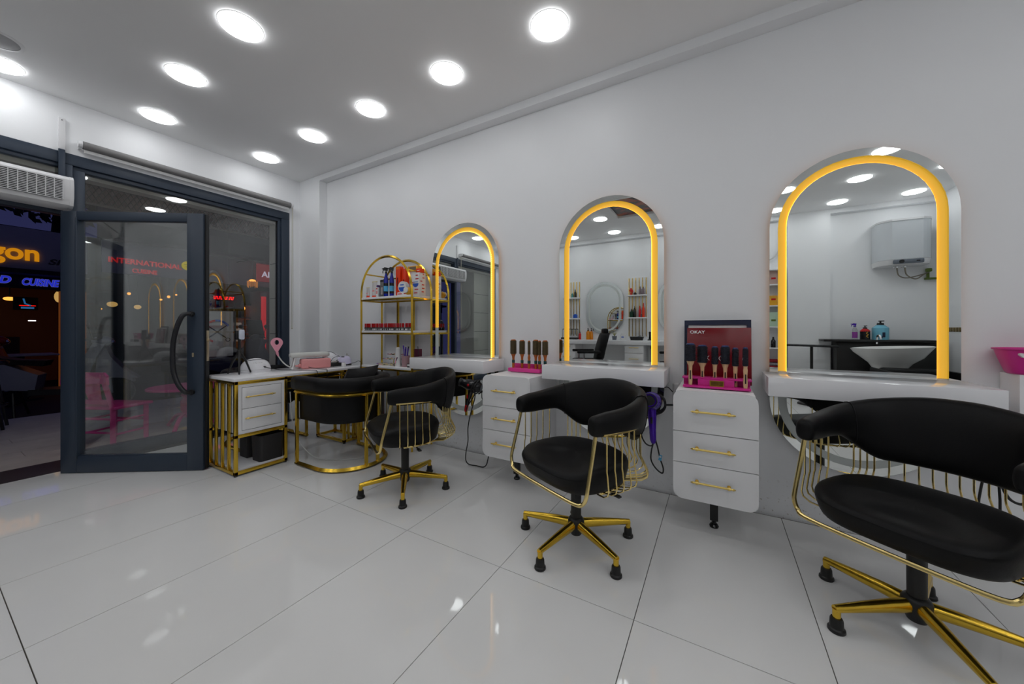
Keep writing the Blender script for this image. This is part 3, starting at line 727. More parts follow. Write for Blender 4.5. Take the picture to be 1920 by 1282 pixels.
# ------------------------------------------------------------------ gold product rack
RX0, RX1, RY0, RY1 = -.402, .296, .915, 1.165
rack = thing('product_rack', 'gold arched rack with white shelves between the desk and the first mirror', 'rack', (-.053,1.04,0))
def rk(nm, mb, m, **k):
    o = obj(nm, mb, m, rack, **k); o.location = (.053,-1.04,0); return o
xm, rr = (RX0+RX1)/2, (RX1-RX0)/2; zs = 1.797-rr
for y, nm in ((RY0,'arch'),(RY1,'arch')):
    A = [Vector((RX0,y,.0)),Vector((RX0,y,.7))]+[Vector((xm-rr*cos(pi*k/28),y,zs+rr*sin(pi*k/28))) for k in range(29)]+[Vector((RX1,y,.7)),Vector((RX1,y,.0))]
    rk(nm, MB().tube(A,.0125,4), gold_m)
for x in (-.16,.06): rk('back_post', MB().span((x-.009,RY1-.009,.0),(x+.009,RY1+.009,1.40)), gold_m)
for z in (1.418,1.092,.752):
    rk('shelf_board', MB().span((RX0+.010,RY0-.006,z-.020),(RX1-.010,RY1+.004,z),bev=.0015), gloss_m)
    for y in (RY0,RY1): rk('shelf_rail', sq(MB(),(RX0,y,z-.029),(RX1,y,z-.029),.016), gold_m)
    for x in (RX0,RX1): rk('shelf_rail', sq(MB(),(x,RY0,z-.029),(x,RY1,z-.029),.016), gold_m)
cb = lambda p, q, w: rk('cross_bar', sq(MB(),p,q,w), gold_m)
cb((RX0+.035,RY1,zs+.18),(RX1-.035,RY1,zs+.18),.014)
for x in (RX0,RX1): cb((x,RY0,.10),(x,RY1,.10),.016)
cb((RX0,RY1,.10),(RX1,RY1,.10),.016)
for x in (RX0+.06,RX1-.06): cb((x,RY0,zs+.20),(x,RY1,zs+.20),.012)
# nail polish bottles
np_b = MB().lathe([(0,0),(.0100,0),(.0110,.003),(.0110,.024),(.0085,.030),(.006,.032),(0,.032)],n=14).mesh('bottle',polish_m)
np_c = MB().lathe([(0,.032),(.0078,.032),(.0072,.068),(.006,.0695),(0,.0695)],n=14).mesh('cap',dred_m)
np_l = MB().box((0,-.0108,.013),(.010,.001,.012)).mesh('label',white_m)
n = 28
for k in range(n):
    o = thing('nail_polish', f'nail polish bottle with crimson cap, {ORD[k]} from the desk end of the middle rack shelf', 'nail polish', (RX0+.028+.0233*k+random.uniform(-.002,.002), RY0+.028+random.uniform(-.004,.004), 1.092), random.uniform(-.5,.5), 'crimson-capped nail polish bottles on the rack')
    for nm, me in (('bottle',np_b),('cap',np_c),('label',np_l)): link(bpy.data.objects.new(nm,me),o)

ZT = 1.418
def tube_bottle(label, x, y, w, h, body, capm, lab=None):
    t = thing('cream_tube', label, 'tube', (x,y,ZT))
    rows = [[(w*.42*cos(a), w*.30*sin(a), .018) for a in [2*pi*q/16 for q in range(16)]], [(w*.46*cos(a), w*.26*sin(a), h*.5) for a in [2*pi*q/16 for q in range(16)]], [(w*.5*cos(a), .003*sin(a), h*.96) for a in [2*pi*q/16 for q in range(16)]], [(w*.5*cos(a), .002*sin(a), h) for a in [2*pi*q/16 for q in range(16)]]]
    obj('tube_body', MB().sheet(rows,closed_u=True,cap=True), body, t); obj('tube_cap', MB().lathe([(0,0),(w*.44,0),(w*.43,.022),(0,.022)],n=18,sy=.72), capm, t)
    obj('crimp', MB().box((0,0,h*.97),(w*1.0,.006,h*.07)), lab or white_m, t)
    obj('print', MB().box((0,-w*.245,h*.42),(w*.4,.004,h*.10)), rosepl_m, t)
tube_bottle('small cream tube with orange base at the desk end of the rack top shelf', -.355, .955, .042, .105, taupe_m if False else mat('grey_lilac_tube',(.55,.53,.53),.4), orange_m, straw_m)
tube_bottle('large pale cream tube with orange base on the rack top shelf', -.290, .985, .072, .165, mat('pale_tube',(.62,.60,.60),.4), orange_m, straw_m)
def carton(label, x, y, w, d, h, m, z=ZT, rz=0., prints=(), cat='box', name='product_box', ylab=None):
    t = thing(name, label, cat, (x,y,z), rz)
    obj('carton', MB().box((0,0,h/2),(w,d,h),bev=.0015), m, t)
    for (px, pz, pw, ph, pm) in prints: obj('print', MB().box((px,-d/2-.0004,pz),(pw,.001,ph)), pm, t)
    if len(prints) > 4:
        for (px, pz, pw, ph, pm) in prints: obj('print', MB().box((w/2+.0004,px*.6,pz+.012),(.001,pw*.7,ph)), pm, t)
    return t
carton('narrow purple carton between the tube and the can on the rack', -.243, .99, .022, .03, .125, mat('violet_card', S(86,60,120), .4))
carton('slim white and pink carton beside the black patterned can', -.222, .965, .024, .024, .10, white_m, prints=((0,.05,.02,.03,rosepl_m),(0,.085,.02,.01,red_m)))
t = thing('patterned_can', 'black and white patterned can on the rack top shelf', 'can', (-.160,.99,ZT))
obj('can_body', MB().lathe([(0,0),(.036,0),(.037,.004),(.037,.145),(.034,.15),(0,.15)],n=28), mat('black_white_print', (.10,.10,.10), .3, var=.95, scale=28), t); obj('can_lid', MB().lathe([(.0,.15),(.0375,.15),(.0375,.166),(.034,.169),(0,.169)],n=28), gasket_m, t)
obj('label', MB().box((.01,-.0365,.06),(.026,.003,.07)), mat('grey_pink_print',(.42,.36,.36),.5,var=.4,scale=40), t)
def spray(name, label, loc, h, body, labm, trig, rz=0., clear=None, r=.021, bandm=None):
    t = thing(name, label, 'spray bottle', loc, rz)
    obj('bottle_body', MB().lathe([(0,0),(r*.95,0),(r,.004),(r,h*.58),(r*.7,h*.68),(r*.45,h*.76),(r*.45,h*.80),(0,h*.80)],n=20), body, t)
    obj('label', MB().lathe([(r+.0004,h*.10),(r+.0004,h*.46)],n=20), labm, t)
    if bandm: obj('band', MB().lathe([(r+.0007,h*.18),(r+.0007,h*.36)],n=20), bandm, t)
    th = obj('trigger_head', MB().lathe([(0,h*.79),(r*.55,h*.79),(r*.5,h*.86),(0,h*.86)],n=14).prism([(-.012,h*.86),(.030,h*.90),(.034,h*.96),(.012,h*1.0),(-.018,h*.98)],lambda p:(p[0]*-1,-.008,p[1]),lambda p:(p[0]*-1,.008,p[1])), trig, t)
    obj('trigger', MB().tube([(-.022,0,h*.93),(-.034,0,h*.88),(-.036,0,h*.80)],.004,8).cyl((-.03,0,h*.955),(-.044,0,h*.955),.005,8), trig, th)
for k, (x, y) in enumerate(((-.092,.955),(-.035,.975))):
    spray('spray_bottle', ('cobalt blue trigger spray bottle next to the patterned can','cobalt blue trigger spray bottle against the red-orange boxes')[k], (x,y,ZT), .285, blue_m, polish_m, blackpl_m, rz=.25, bandm=lblue_m)
carton('tall red-orange box with an orange top beside the blue sprays', .045, 1.0, .052, .05, .285, orange_m, prints=((0,.135,.014,.085,mat('dark_red_print',S(110,14,8),.5)),(0,.27,.05,.028,mat('orange_print',S(240,120,20),.4))))
carton('tall red-orange box partly behind the round tin', .104, 1.02, .050, .05, .262, orange_m, prints=((0,.12,.014,.08,mat('dark_red_print_b',S(110,14,8),.5)),))
def tin(label, loc, r, rz):
    t = thing('round_tin', label, 'tin', loc, rz)
    obj('tin_body', MB().lathe([(0,-.02),(r,-.02),(r,.018),(r*.97,.02),(0,.02)],n=36,rot=(R(90),0,0)), white_m, t)
    P = [(r*.82*cos(a), r*.82*sin(a)) for a in [pi+pi*q/18 for q in range(19)]]
    obj('print', MB().prism(P,lambda p:(p[0],-.0208,p[1]-.003),lambda p:(p[0],-.0200,p[1]-.003)), midblue_m, t)
    obj('print', MB().box((0,-.0205,.018),(r*.9,.001,.010)), midblue_m, t)
tin('round white tin with blue half disc standing in front of the red-orange boxes', (.075,.945,ZT+.072), .052, 0)
t = carton('low white carton with red print lying under the round tin', .165, .955, .15, .05, .030, white_m, prints=((-.04,.015,.05,.008,red_m),(.03,.015,.04,.008,red_m))); t.location.z = ZT
bpy.data.objects['round_tin'].location = (.135,.965,ZT+.030+.052)
def print_rows(w, h, n, seed):
    rnd = random.Random(seed); P = []
    for k in range(n):
        P.append((rnd.uniform(-w*.25,w*.25), h*(.12+.76*k/max(1,n-1)), w*rnd.uniform(.25,.45), .009, red_m))
    return P
carton('white carton with red print standing behind the yellow round jar', .178, 1.075, .085, .07, .235, white_m, prints=print_rows(.085,.235,6,3))
t = carton('large white carton with a blue half disc at the mirror end of the rack', .236, 1.055, .10, .085, .215, white_m, prints=print_rows(.105,.215,6,5))
P = [(.036*cos(a), .036*sin(a)) for a in [pi+pi*q/18 for q in range(19)]]
obj('print', MB().prism(P,lambda p:(p[0]+.006,-.0442,p[1]+.115),lambda p:(p[0]+.006,-.0424,p[1]+.115)), midblue_m, t); obj('print', MB().box((.006,-.043,.128),(.06,.001,.012)), mat('blue_grey_print',S(150,175,215),.5), t)
t = thing('yellow_jar', 'round amber yellow jar at the front of the rack top shelf', 'jar', (.232,.937,ZT+.036))
obj('jar_body', MB().ball((0,0,0),.042,(1,.8,.85),24), yellow_m, t); obj('jar_lid', MB().lathe([(0,0),(.026,0),(.026,.008),(0,.010)],(0,-.032,.008),20,rot=(R(90),0,0)), white_m, t)
carton('orange-yellow packet lying across the top of the white cartons', .185, 1.06, .125, .06, .050, yellow_m, z=ZT+.235, prints=((.0,.025,.085,.034,mat('brown_print',(.20,.14,.09),.6)),))
carton('bright orange packet on top of the carton at the mirror end', .262, 1.05, .058, .05, .040, orange_m, z=ZT+.215, prints=((0,.02,.03,.006,white_m),))
# objects on the lowest rack shelf
ZL = .752
t = thing('deodorant_can', 'white spray can with pink and navy print on the lowest rack shelf', 'spray can', (.062,.965,ZL))
obj('can_body', MB().lathe([(0,0),(.024,0),(.025,.004),(.025,.135),(.022,.15),(0,.15)],n=24), white_m, t); obj('can_cap', MB().lathe([(0,.15),(.0225,.15),(.022,.172),(.012,.182),(0,.184)],n=24), white_m, t)
obj('print', MB().prism([(-.016,.03),(-.006,.03),(.012,.085),(.004,.09)],lambda p:(p[0],-.0262,p[1]),lambda p:(p[0],-.0205,p[1])), ltpink_m, t); obj('print', MB().prism([(-.004,.06),(.002,.055),(.017,.085),(.013,.09)],lambda p:(p[0],-.0264,p[1]),lambda p:(p[0],-.0190,p[1])), navy_m, t)
t = thing('brush_cup', 'dusty pink cup of purple brushes on the lowest rack shelf', 'cup', (.142,.985,ZL))
obj('cup_body', MB().lathe([(0,0),(.034,0),(.040,.105),(.037,.105),(.032,.01),(0,.01)],n=24), taupe_m, t)
for k, (dx, dy, h, m) in enumerate(((-.03,0,.20,purple_m),(-.012,.01,.185,purple_m),(.006,-.008,.17,purple_m),(.02,.012,.19,blackpl_m),(.03,0,.175,purple_m))):
    obj('brush', MB().tube([(dx*.3,dy*.3,.012),(dx*.8,dy,h*.75),(dx*1.05,dy*1.2,h)],[.004,.005,.007],8), m, t)
carton('dark magenta pouch standing behind the brush cup', .195, 1.09, .07, .035, .165, mat('maroon_pouch', S(92,30,56), .4, var=.3, scale=15), z=ZL)
carton('small black case with white lid on the lowest rack shelf', .225, .975, .06, .05, .035, blackpl_m, z=ZL, prints=((-.01,.022,.03,.016,white_m),))
t = thing('tape_roll_dish', 'round pink dish with brush at the mirror end of the lowest rack shelf', 'dish', (.262,1.05,ZL))
obj('dish_body', MB().lathe([(0,0),(.034,0),(.036,.06),(.032,.06),(.03,.01),(0,.01)],n=24), rosepl_m, t); obj('brush', MB().tube([(-.01,0,.012),(-.03,.01,.12),(-.045,.015,.19)],.0035,6), blackpl_m, t)
for k, (x, z, L) in enumerate(((-.13,.0,.30),(-.06,.055,.26),(-.03,.10,.20))):
    t = thing('colour_swatches', ('fan of straw-coloured nail swatches lying flat on the lowest rack shelf','second fan of nail swatches raised above the flat one','small upper fan of nail swatches on a clear stand')[k], 'nail swatches', (x,1.02,ZL+z))
    st = obj('stand', MB().cyl((0,0,-z+.0),(0,0,.004),.006,8).lathe([(0,-z),(.03,-z),(.03,-z+.004),(0,-z+.004)],n=16) if z > 0 else MB().lathe([(0,0),(.02,0),(.02,.006),(0,.006)],n=16), straw_m, t)
    for q in range(14):
        a = R(-155+310*q/13); s_ = obj('stick', MB().tube([(0.01*cos(a),.01*sin(a)*.5,.008),(L*.42*cos(a),L*.20*sin(a),.010)],.0022,5), straw_m, t)
        obj('nail_tip', MB().ball((L*.46*cos(a),L*.22*sin(a),.011),.011,(1.3,.8,.35),8,rot=(0,0,a)), [purple_m,taupe_m,rosepl_m,blackpl_m,lilac_m][q % 5], s_)
t = thing('red_flask', 'dark red flask standing on the floor below the rack', 'flask', (-.235,1.0,0))
obj('flask_body', MB().lathe([(0,0),(.04,0),(.042,.01),(.042,.46),(.03,.52),(.018,.55),(0,.55)],n=20), mat('oxblood_plastic', S(96,18,22), .35), t); obj('flask_cap', MB().lathe([(0,.55),(.024,.55),(.024,.60),(0,.605)],n=18), blackpl_m, t)
# ------------------------------------------------------------------ things on the nail desk
t = thing('phone_tripod', 'small black tripod with a white clip light on the nail desk', 'tripod', (-.750,.012,DZ))
ap = Vector((0,0,.185))
for a in (-23, 97, 217): obj('leg', MB().tube([ap+Vector((.010*cos(R(a)),.010*sin(R(a)),-.01)),(.052*cos(R(a)),.052*sin(R(a)),.10),(.088*cos(R(a)),.088*sin(R(a)),.004)],[.009,.008,.006],8), blackpl_m, t)
obj('centre_post', MB().cyl((0,0,.15),(0,0,.29),.0105,14).lathe([(0,.165),(.016,.165),(.017,.19),(.012,.20),(0,.20)],n=16), blackpl_m, t)
obj('phone_clamp', MB().box((-.012,-.004,.322),(.020,.040,.075),bev=.004).box((0,0,.285),(.02,.02,.02),bev=.004), blackpl_m, t)
obj('clip_light', MB().box((.006,.014,.325),(.022,.042,.082),bev=.0105), mat('pale_blue_white_diffuser',(.62,.66,.78),.4), t, label='white rounded clip light')
def nail_lamp(label, loc, rz, sc=1.):
    t = thing('nail_lamp', label, 'nail lamp', loc, rz)
    rows = []
    for z, kx in ((0,1.),(.02,1.01),(.045,.97),(.07,.88),(.090,.75),(.106,.56),(.117,.32),(.121,.10)):
        rows.append([(.118*kx*sc*cos(a),.098*kx*sc*sin(a),z*sc) for a in [2*pi*q/28 for q in range(28)]])
    obj('dome', MB().sheet(rows,closed_u=True,cap=True), domew_m, t, ang=60)
    obj('rim_line', MB().tube([(.119*sc*cos(a),.099*sc*sin(a),.022*sc) for a in [2*pi*q/32 for q in range(32)]],.0016,5,closed=True), chrome_m, t)
    obj('hand_opening', MB().prism([(-.075,.0),(.075,.0),(.07,.035),(.045,.05),(-.045,.05),(-.07,.035)],lambda p:(p[0]*sc,.055*sc,p[1]*sc+.004),lambda p:(p[0]*sc,.1005*sc,p[1]*sc+.004)), gap_m, t)
    for k in range(5): obj('button', MB().ball(((-.03+.015*k)*sc,-.079*sc+.001*abs(k-2),.083*sc),.004,n=8), white_m, t)
    return t
nail_lamp('white dome nail lamp behind the black tripod on the desk', (-.838,.170,DZ), R(80), .96)
nail_lamp('white dome nail lamp behind the pink hand cushion', (-.79,.81,DZ), R(75), 1.12)
c = obj('lamp_cable', MB().tube(cat_pts([(-.80,.09,DZ+.100),(-.775,.15,DZ+.108),(-.785,.21,DZ+.106),(-.80,.26,DZ+.088)],8),.0026,6), cord_m); tag(c, 'black cable lying over the dome lamp behind the tripod', 'cable')
c = obj('power_cable', MB().tube(cat_pts([(-.742,.20,DZ+.040),(-.66,.28,DZ+.014),(-.56,.40,DZ+.004),(-.47,.46,DZ+.003),(-.422,.47,DZ-.001),(-.418,.475,DZ-.05)],8),.0028,6).cyl((-.752,.195,DZ+.044),(-.738,.206,DZ+.040),.006,8), cord_m); tag(c, 'black power cable running off the front of the desk top', 'cable')
# pink clip lamp with a looped head
t = thing('loop_lamp', 'light pink loop-headed desk lamp on a bent white stem', 'lamp', (-.80,.415,DZ))
L0 = Vector((-.03,-.075,.245)); ux, uz = Vector((.45,.89,0)), Vector((0,0,1))
out, inn = [], []
for q in range(40):
    a = 2*pi*q/40; dn = max(0,-sin(a))
    out.append((.048*cos(a)*(1-.30*dn**2), .048*sin(a)*(1+.85*dn**3))); inn.append((.0165*cos(a), .022*sin(a)+.004))
f = lambda o: (lambda p: L0+ux*p[0]+uz*p[1]+Vector((.89,-.45,0))*o)
obj('lamp_head', MB().ring(out,inn,f(-.005),f(.005)), ltpink_m, t)
obj('neck', MB().tube([L0+uz*-.085,L0+uz*-.125+ux*.012],[.013,.006],10), ltpink_m, t)
obj('stem', MB().tube(cat_pts([L0+uz*-.120+ux*.011,(-.012,-.04,.075),(.01,-.005,.03),(.03,.03,.012),(.05,.05,.010)],6),.0055,8), cordw_m, t)
obj('foot', MB().lathe([(0,0),(.035,0),(.036,.012),(.02,.018),(0,.018)],(.05,.05,0),20), white_m, t)
# hand rest arch with a pink bolster
t = thing('hand_rest', 'pale grey padded hand rest table on white splayed legs', 'hand rest', (-.71,.575,DZ), R(72))
obj('pad', MB().sheet([[Vector((x*k,y*k,z)) for x,y in rrect(.34,.13,.05,6)] for z,k in ((.106,.94),(.112,1.),(.134,1.),(.145,.93),(.149,.7))],closed_u=True,cap=True), greyc_m, t, ang=60)
for s in (-1,1):
    for y in (-1,1): obj('leg', MB().tube([(s*.125,y*.045,.118),(s*.150,y*.048,.006)],.0085,4), white_m, t)
    obj('foot_bar', MB().box((s*.150,0,.005),(.02,.12,.010),bev=.003).box((s*.128,0,.112),(.02,.11,.012),bev=.003), white_m, t)
t = thing('dust_collector', 'rose pink box-shaped nail dust collector under the hand rest', 'dust collector', (-.665,.60,DZ), R(72))
obj('case', MB().box((0,-.01,.046),(.25,.11,.090),bev=.014,seg=3), rosepl_m, t); obj('grille', MB().box((0,.005,.0915),(.14,.06,.004),bev=.002), panelgrey_m, t)
obj('knob', MB().cyl((-.124,-.02,.03),(-.142,-.02,.03),.018,16).cyl((-.142,-.02,.03),(-.168,-.02,.03),.008,10), rosepl_m, t)
c = obj('power_cable', MB().tube(cat_pts([(-.60,.50,DZ+.02),(-.52,.53,DZ+.006),(-.45,.56,DZ+.003),(-.42,.565,DZ),(-.417,.566,DZ-.06),(-.43,.60,.55)],6),.0028,6), cord_m); tag(c, 'thin black cable hanging off the desk by the pink dust collector', 'cable')
c = obj('lamp_cable', MB().tube(cat_pts([(-.79,.74,DZ+.137),(-.75,.82,DZ+.136),(-.70,.84,DZ+.11),(-.65,.85,DZ+.09),(-.60,.80,DZ+.10),(-.585,.73,DZ+.085),(-.58,.70,DZ+.03),(-.57,.73,DZ+.005)],6),.0026,6), cord_m); tag(c, 'black cable looped over the dome lamp behind the hand cushion', 'cable')
t = thing('charger_tray', 'small black charger tray next to the dome lamp behind the hand cushion', 'tray', (-.655,.80,DZ), R(80))
obj('tray', MB().box((0,0,.017),(.11,.06,.034),bev=.005), blackpl_m, t); obj('rod', MB().tube([(-.05,0,.04),(.05,.01,.05),(.07,.0,.048)],.004,6), chrome_m, t)
t = thing('plug_adapter', 'white plug adapter at the front edge of the nail desk', 'adapter', (-.54,.815,DZ)); obj('body', MB().box((0,0,.018),(.032,.032,.036),bev=.005), white_m, t); obj('pins', MB().cyl((.0,-.006,.03),(0,-.006,.044),.002,6).cyl((0,.006,.03),(0,.006,.044),.002,6), chrome_m, t)
t = thing('nail_drill', 'pale lilac nail drill unit with black side knob on the desk', 'nail drill', (-.66,.905,DZ), R(70))
rows = [[Vector((x*k,y*k2+dy,z)) for x,y in rrect(.125,.10,.03,5)] for z,k,k2,dy in ((.012,1,1,0),(.045,1.,1,0),(.075,.86,.85,.003),(.092,.62,.6,.01))]
obj('case', MB().sheet(rows,closed_u=True,cap=True), lilac_m, t, ang=50); obj('base_plate', MB().box((0,0,.006),(.12,.095,.012),bev=.004), blackpl_m, t)
obj('knob', MB().cyl((-.062,-.012,.042),(-.078,-.012,.042),.016,16), blackpl_m, t); obj('dial_window', MB().ball((-.018,-.012,.082),.026,(1,.8,.45),12), blackpl_m, t); obj('holder_pin', MB().cyl((.025,0,.09),(.025,0,.118),.004,8).cyl((.045,.01,.078),(.045,.01,.10),.004,8), chrome_m, t)
c = obj('coiled_cable', MB().tube(cat_pts([(-.60,.90,DZ+.012),(-.52,.92,DZ+.03),(-.46,.93,DZ+.05),(-.43,.94,DZ+.01),(-.40,.89,DZ-.04),(-.415,.86,DZ-.08),(-.40,.88,DZ-.13),(-.42,.83,DZ-.06),(-.425,.80,DZ-.12)],6),.0026,6), cord_m); tag(c, 'black drill cable dropping over the far front corner of the desk', 'cable')
c = obj('extension_lead', MB().tube(cat_pts([(-.43,.245,.58),(-.415,.25,.40),(-.40,.262,.26),(-.34,.30,.12),(-.24,.36,.025),(-.10,.45,.006),(.0,.52,.006),(.06,.60,.006),(.0,.72,.006),(-.2,.80,.006)],8),.004,6), cordw_m); tag(c, 'pale extension lead trailing from the desk to the floor under the tub armchair', 'cable')

# ------------------------------------------------------------------ brushes in pink racks
CT = .777
def brush(label, loc, r, hh, hl, handle, bris, top, grp, hl0=.0, band=None, flat=1., tilt=(0,0)):
    t = thing('round_brush', label, 'hairbrush', loc, 0, grp); t.rotation_euler = (tilt[0],tilt[1],0)
    obj('handle', MB().lathe([(0,hl0),(.0095,hl0),(.0105,hl*.25),(.0085,hl*.55),(.0105,hl*.8),(r*.70,hl*.92),(r*.82,hl),(0,hl)],n=16), handle, t)
    b = MB(); rnd = random.Random(int(r*1e5))
    b.lathe([(0,hl),(r*.98,hl),(r*.98,hl+hh),(0,hl+hh)],n=18)
    nrow, nz = 18, 11
    for k in range(nz):
        for q in range(nrow):
            a = 2*pi*(q+.5*(k % 2))/nrow; z = hl+hh*(.06+.88*k/(nz-1))
            b.tube([(r*.95*cos(a),r*.95*sin(a),z),(r*1.20*cos(a),r*1.20*sin(a),z)],[.0022,.0012],4)
    obj('bristles', b, bris, t, kind='stuff')
    obj('tip', MB().lathe([(r*.78,hl+hh-.001),(r*.86,hl+hh+.003),(r*.70,hl+hh+.008),(0,hl+hh+.010)],n=16), top, t)
    if band: obj('grip_band', MB().lathe([(.0115,hl*.36),(.0118,hl*.38),(.0118,hl*.55),(.0112,hl*.57)],n=16), band, t)
    return t
t = thing('brush_rack', 'pink wooden brush rack with six brown round brushes', 'brush rack', (1.398,1.02,CT-.0))
obj('block', MB().box((0,0,.014),(.275,.075,.028),bev=.003), pink_m, t); obj('back_board', MB().box((0,.032,.030),(.275,.01,.060),bev=.003), pink_m, t)
teal_b = mat('dark_teal_grip', S(22,70,70), .4, var=.1)
for k, (x, r, hh, z) in enumerate(((1.295,.0235,.104,0),(1.366,.021,.100,0),(1.433,.010,.096,0),(1.484,.0225,.104,0),(1.533,.0125,.098,0),(1.574,.021,.100,0))):
    brush(['thick brown-bristled brush at the desk end of its pink rack','second brown-bristled brush from the desk end of its rack','thinnest brown-bristled brush in the pink rack','thick brown-bristled brush next to the thinnest one','slim brown-bristled brush partly hidden by its neighbour','brown-bristled brush nearest the middle mirror'][k], (x if x < 1.53 else x-.012, 1.008+.012*(k % 2), CT+.028), r, hh, .108, woodo_m, bristleb_m, woodo_m, 'brown-bristled brushes in the rack', 0, teal_b)
t = thing('brush_rack', 'magenta slotted brush rack with six dark round brushes in front of the gift box', 'brush rack', (2.668,.90,CT))
obj('base_board', MB().box((0,.0,.006),(.325,.11,.012),bev=.002), pinkpl_m, t)
b = MB().box((0,-.035,.030),(.175,.012,.036),bev=.002)
obj('front_plate', b, pinkpl_m, t); obj('top_board', MB().box((0,.005,.052),(.335,.075,.010),bev=.002), pinkpl_m, t); obj('back_board', MB().box((0,.045,.028),(.33,.012,.05),bev=.002), pinkpl_m, t)
pl = obj('brass_plaque', MB().box((.005,-.0425,.028),(.066,.004,.030),bev=.001), mat('antique_brass', S(120,92,40), .35, .8, var=.5, scale=60), t)
obj('plaque_rim', MB().ring([(-.034,-.016),(.034,-.016),(.034,.016),(-.034,.016)],[(-.03,-.012),(.03,-.012),(.03,.012),(-.03,.012)],lambda p:(p[0]+.005,-.0465,p[1]+.028),lambda p:(p[0]+.005,-.0425,p[1]+.028)), mat('gold_rim', S(190,150,60), .3, .9), pl)
for k, (x, r, hh, hl, fr) in enumerate(((2.543,.0255,.092,.135,-.034),(2.602,.0255,.092,.125,.0),(2.664,.0165,.092,.118,.008),(2.714,.0215,.094,.122,.008),(2.762,.0150,.093,.112,.008),(2.806,.0125,.092,.118,-.034))):
    brush(['largest dark-bristled brush, standing out at the end of the magenta rack','second dark-bristled brush from the window end of the magenta rack','third dark-bristled brush from the window end of the magenta rack','fourth dark-bristled brush from the window end of the magenta rack','fifth dark-bristled brush from the window end of the magenta rack','thinnest dark-bristled brush at the far end of the magenta rack'][k], (x,.90+fr,CT+.013), r, hh, hl, wood_m, bristle_m, mat('blue_tip_%d' % k, S(40,60,110), .4), 'dark-bristled brushes in the magenta rack', 0, None)
    bo = bpy.data.objects['round_brush.%03d' % (6+k)]
    obj('name_print', MB().box((0,-.0105,hl*.42),(.006,.004,.05)), blackpl_m, bo)
# dark red presentation box leaning on the wall
t = thing('gift_box', 'dark red presentation box with white lettering leaning on the wall', 'box', (2.680,1.06,CT)); t.rotation_euler = (R(-6),0,0)
obj('lid', MB().box((.0,0,.170),(.335,.030,.335),bev=.002), boxred_m, t)
text('lettering', 'OKAY', .026, (-.152,-.0155,.302), FACE_Y, white_m, t, .0004, off=.0006, sx=1.15)
for x, ch in ((-.072,'X'),(.001,'C'),(.070,'O'),(.12,'O')): text('lettering', ch, .040, (x,-.0155,.140), FACE_Y, white_m, t, .0004, off=-.0003)
t = thing('picture_frame', 'black-edged white board standing behind the dark red box', 'board', (2.672,1.105,CT)); t.rotation_euler = (R(-5),0,0)
b = MB().ring([(-.178,.0),(.178,.0),(.178,.385),(-.178,.385)],[(-.155,.02),(.155,.02),(.155,.355),(-.155,.355)],lambda p:(p[0],-.012,p[1]),lambda p:(p[0],.010,p[1]))
obj('frame', b, navy_m, t); obj('board', MB().span((-.157,-.004,.018),(.157,.006,.357)), white_m, t)

# ------------------------------------------------------------------ hairdryers hung between the units
def dryer(label, loc, body, accent, aim, hang, hl=.17):
    t = thing('hair_dryer', label, 'hairdryer', loc)
    a = Vector(aim).normalized(); u = Vector(hang).normalized(); q = Vector((0,0,1)).rotation_difference(a).to_matrix().to_4x4()
    obj('barrel', MB().lathe([(0,-.085),(.030,-.085),(.040,-.07),(.044,-.03),(.042,.02),(.034,.055),(.028,.085),(.030,.092),(.026,.096),(.022,.088),(0,.086)],n=28,rot=q), body, t, ang=50)
    obj('rear_grille', MB().lathe([(0,-.089),(.026,-.088),(.029,-.084),(0,-.083)],n=24,rot=q), panelgrey_m, t)
    obj('nozzle_ring', MB().lathe([(.0305,.080),(.033,.084),(.033,.094),(.0305,.097),(.028,.09)],n=24,rot=q), gasket_m, t)
    h = obj('handle', MB().tube([u*.03+a*-.01,u*.08+a*-.006,u*(hl*.75),u*hl],[.021,.019,.017,.015],14), body, t)
    obj('handle_end', MB().tube([u*hl,u*(hl+.04),u*(hl+.055)],[.0155,.014,.009],14), accent, t)
    obj('switch', MB().box(u*.09+Vector((.0,-.019,0)),(.010,.006,.03),bev=.002), accent if accent is red_m else blackpl_m, h)
    obj('badge', MB().ball(a*.012+Vector((.015,-.041,.004)),.010,(1,.5,1),10), accent, t)
    return t
dryer('black hairdryer with red handle tip hanging beside the first drawer cabinet', (1.025,.82,.672), blackgl_m, red_m, (-.92,-.30,.24), (-.24,-.02,-1), .16)
DR1 = bpy.data.objects['hair_dryer']
t = thing('dryer_holder', 'black spiral dryer holder on the side of the first drawer cabinet', 'holder', (1.19,.83,.665))
obj('ring', MB().tube([(-.10+.06*cos(a)*.4,.056*sin(a),.056*cos(a)) for a in [2*pi*q/24 for q in range(24)]],.005,8,closed=True).tube([(-.13+.05*cos(a)*.4,.050*sin(a),.050*cos(a)) for a in [2*pi*q/24 for q in range(24)]],.005,8,closed=True), blackpl_m, t)
obj('arm', MB().tube([(.013,0,.0),(-.03,.0,-.01),(-.10,.0,-.056)],.006,8), blackpl_m, t)
c = obj('cord', MB().tube(cat_pts([(.985,.815,.465),(1.0,.80,.50),(1.045,.82,.58),(1.055,.83,.62),(1.05,.83,.56),(1.01,.83,.44),(.98,.84,.33),(.965,.86,.22),(.93,.88,.12),(.905,.91,.04),(.93,.92,.008),(1.0,.93,.006),(1.06,.935,.006),(1.085,.945,.03),(1.10,.96,.10),(1.13,1.0,.16),(1.19,1.05,.20)],8),.0042,8), cord_m); at_world(c, bpy.data.objects['hair_dryer'])
c = obj('cord', MB().tube(cat_pts([(1.10,.86,.63),(1.12,.83,.58),(1.15,.84,.56),(1.175,.86,.60),(1.15,.88,.64)],6),.0035,6), cord_m); at_world(c, bpy.data.objects['hair_dryer'])
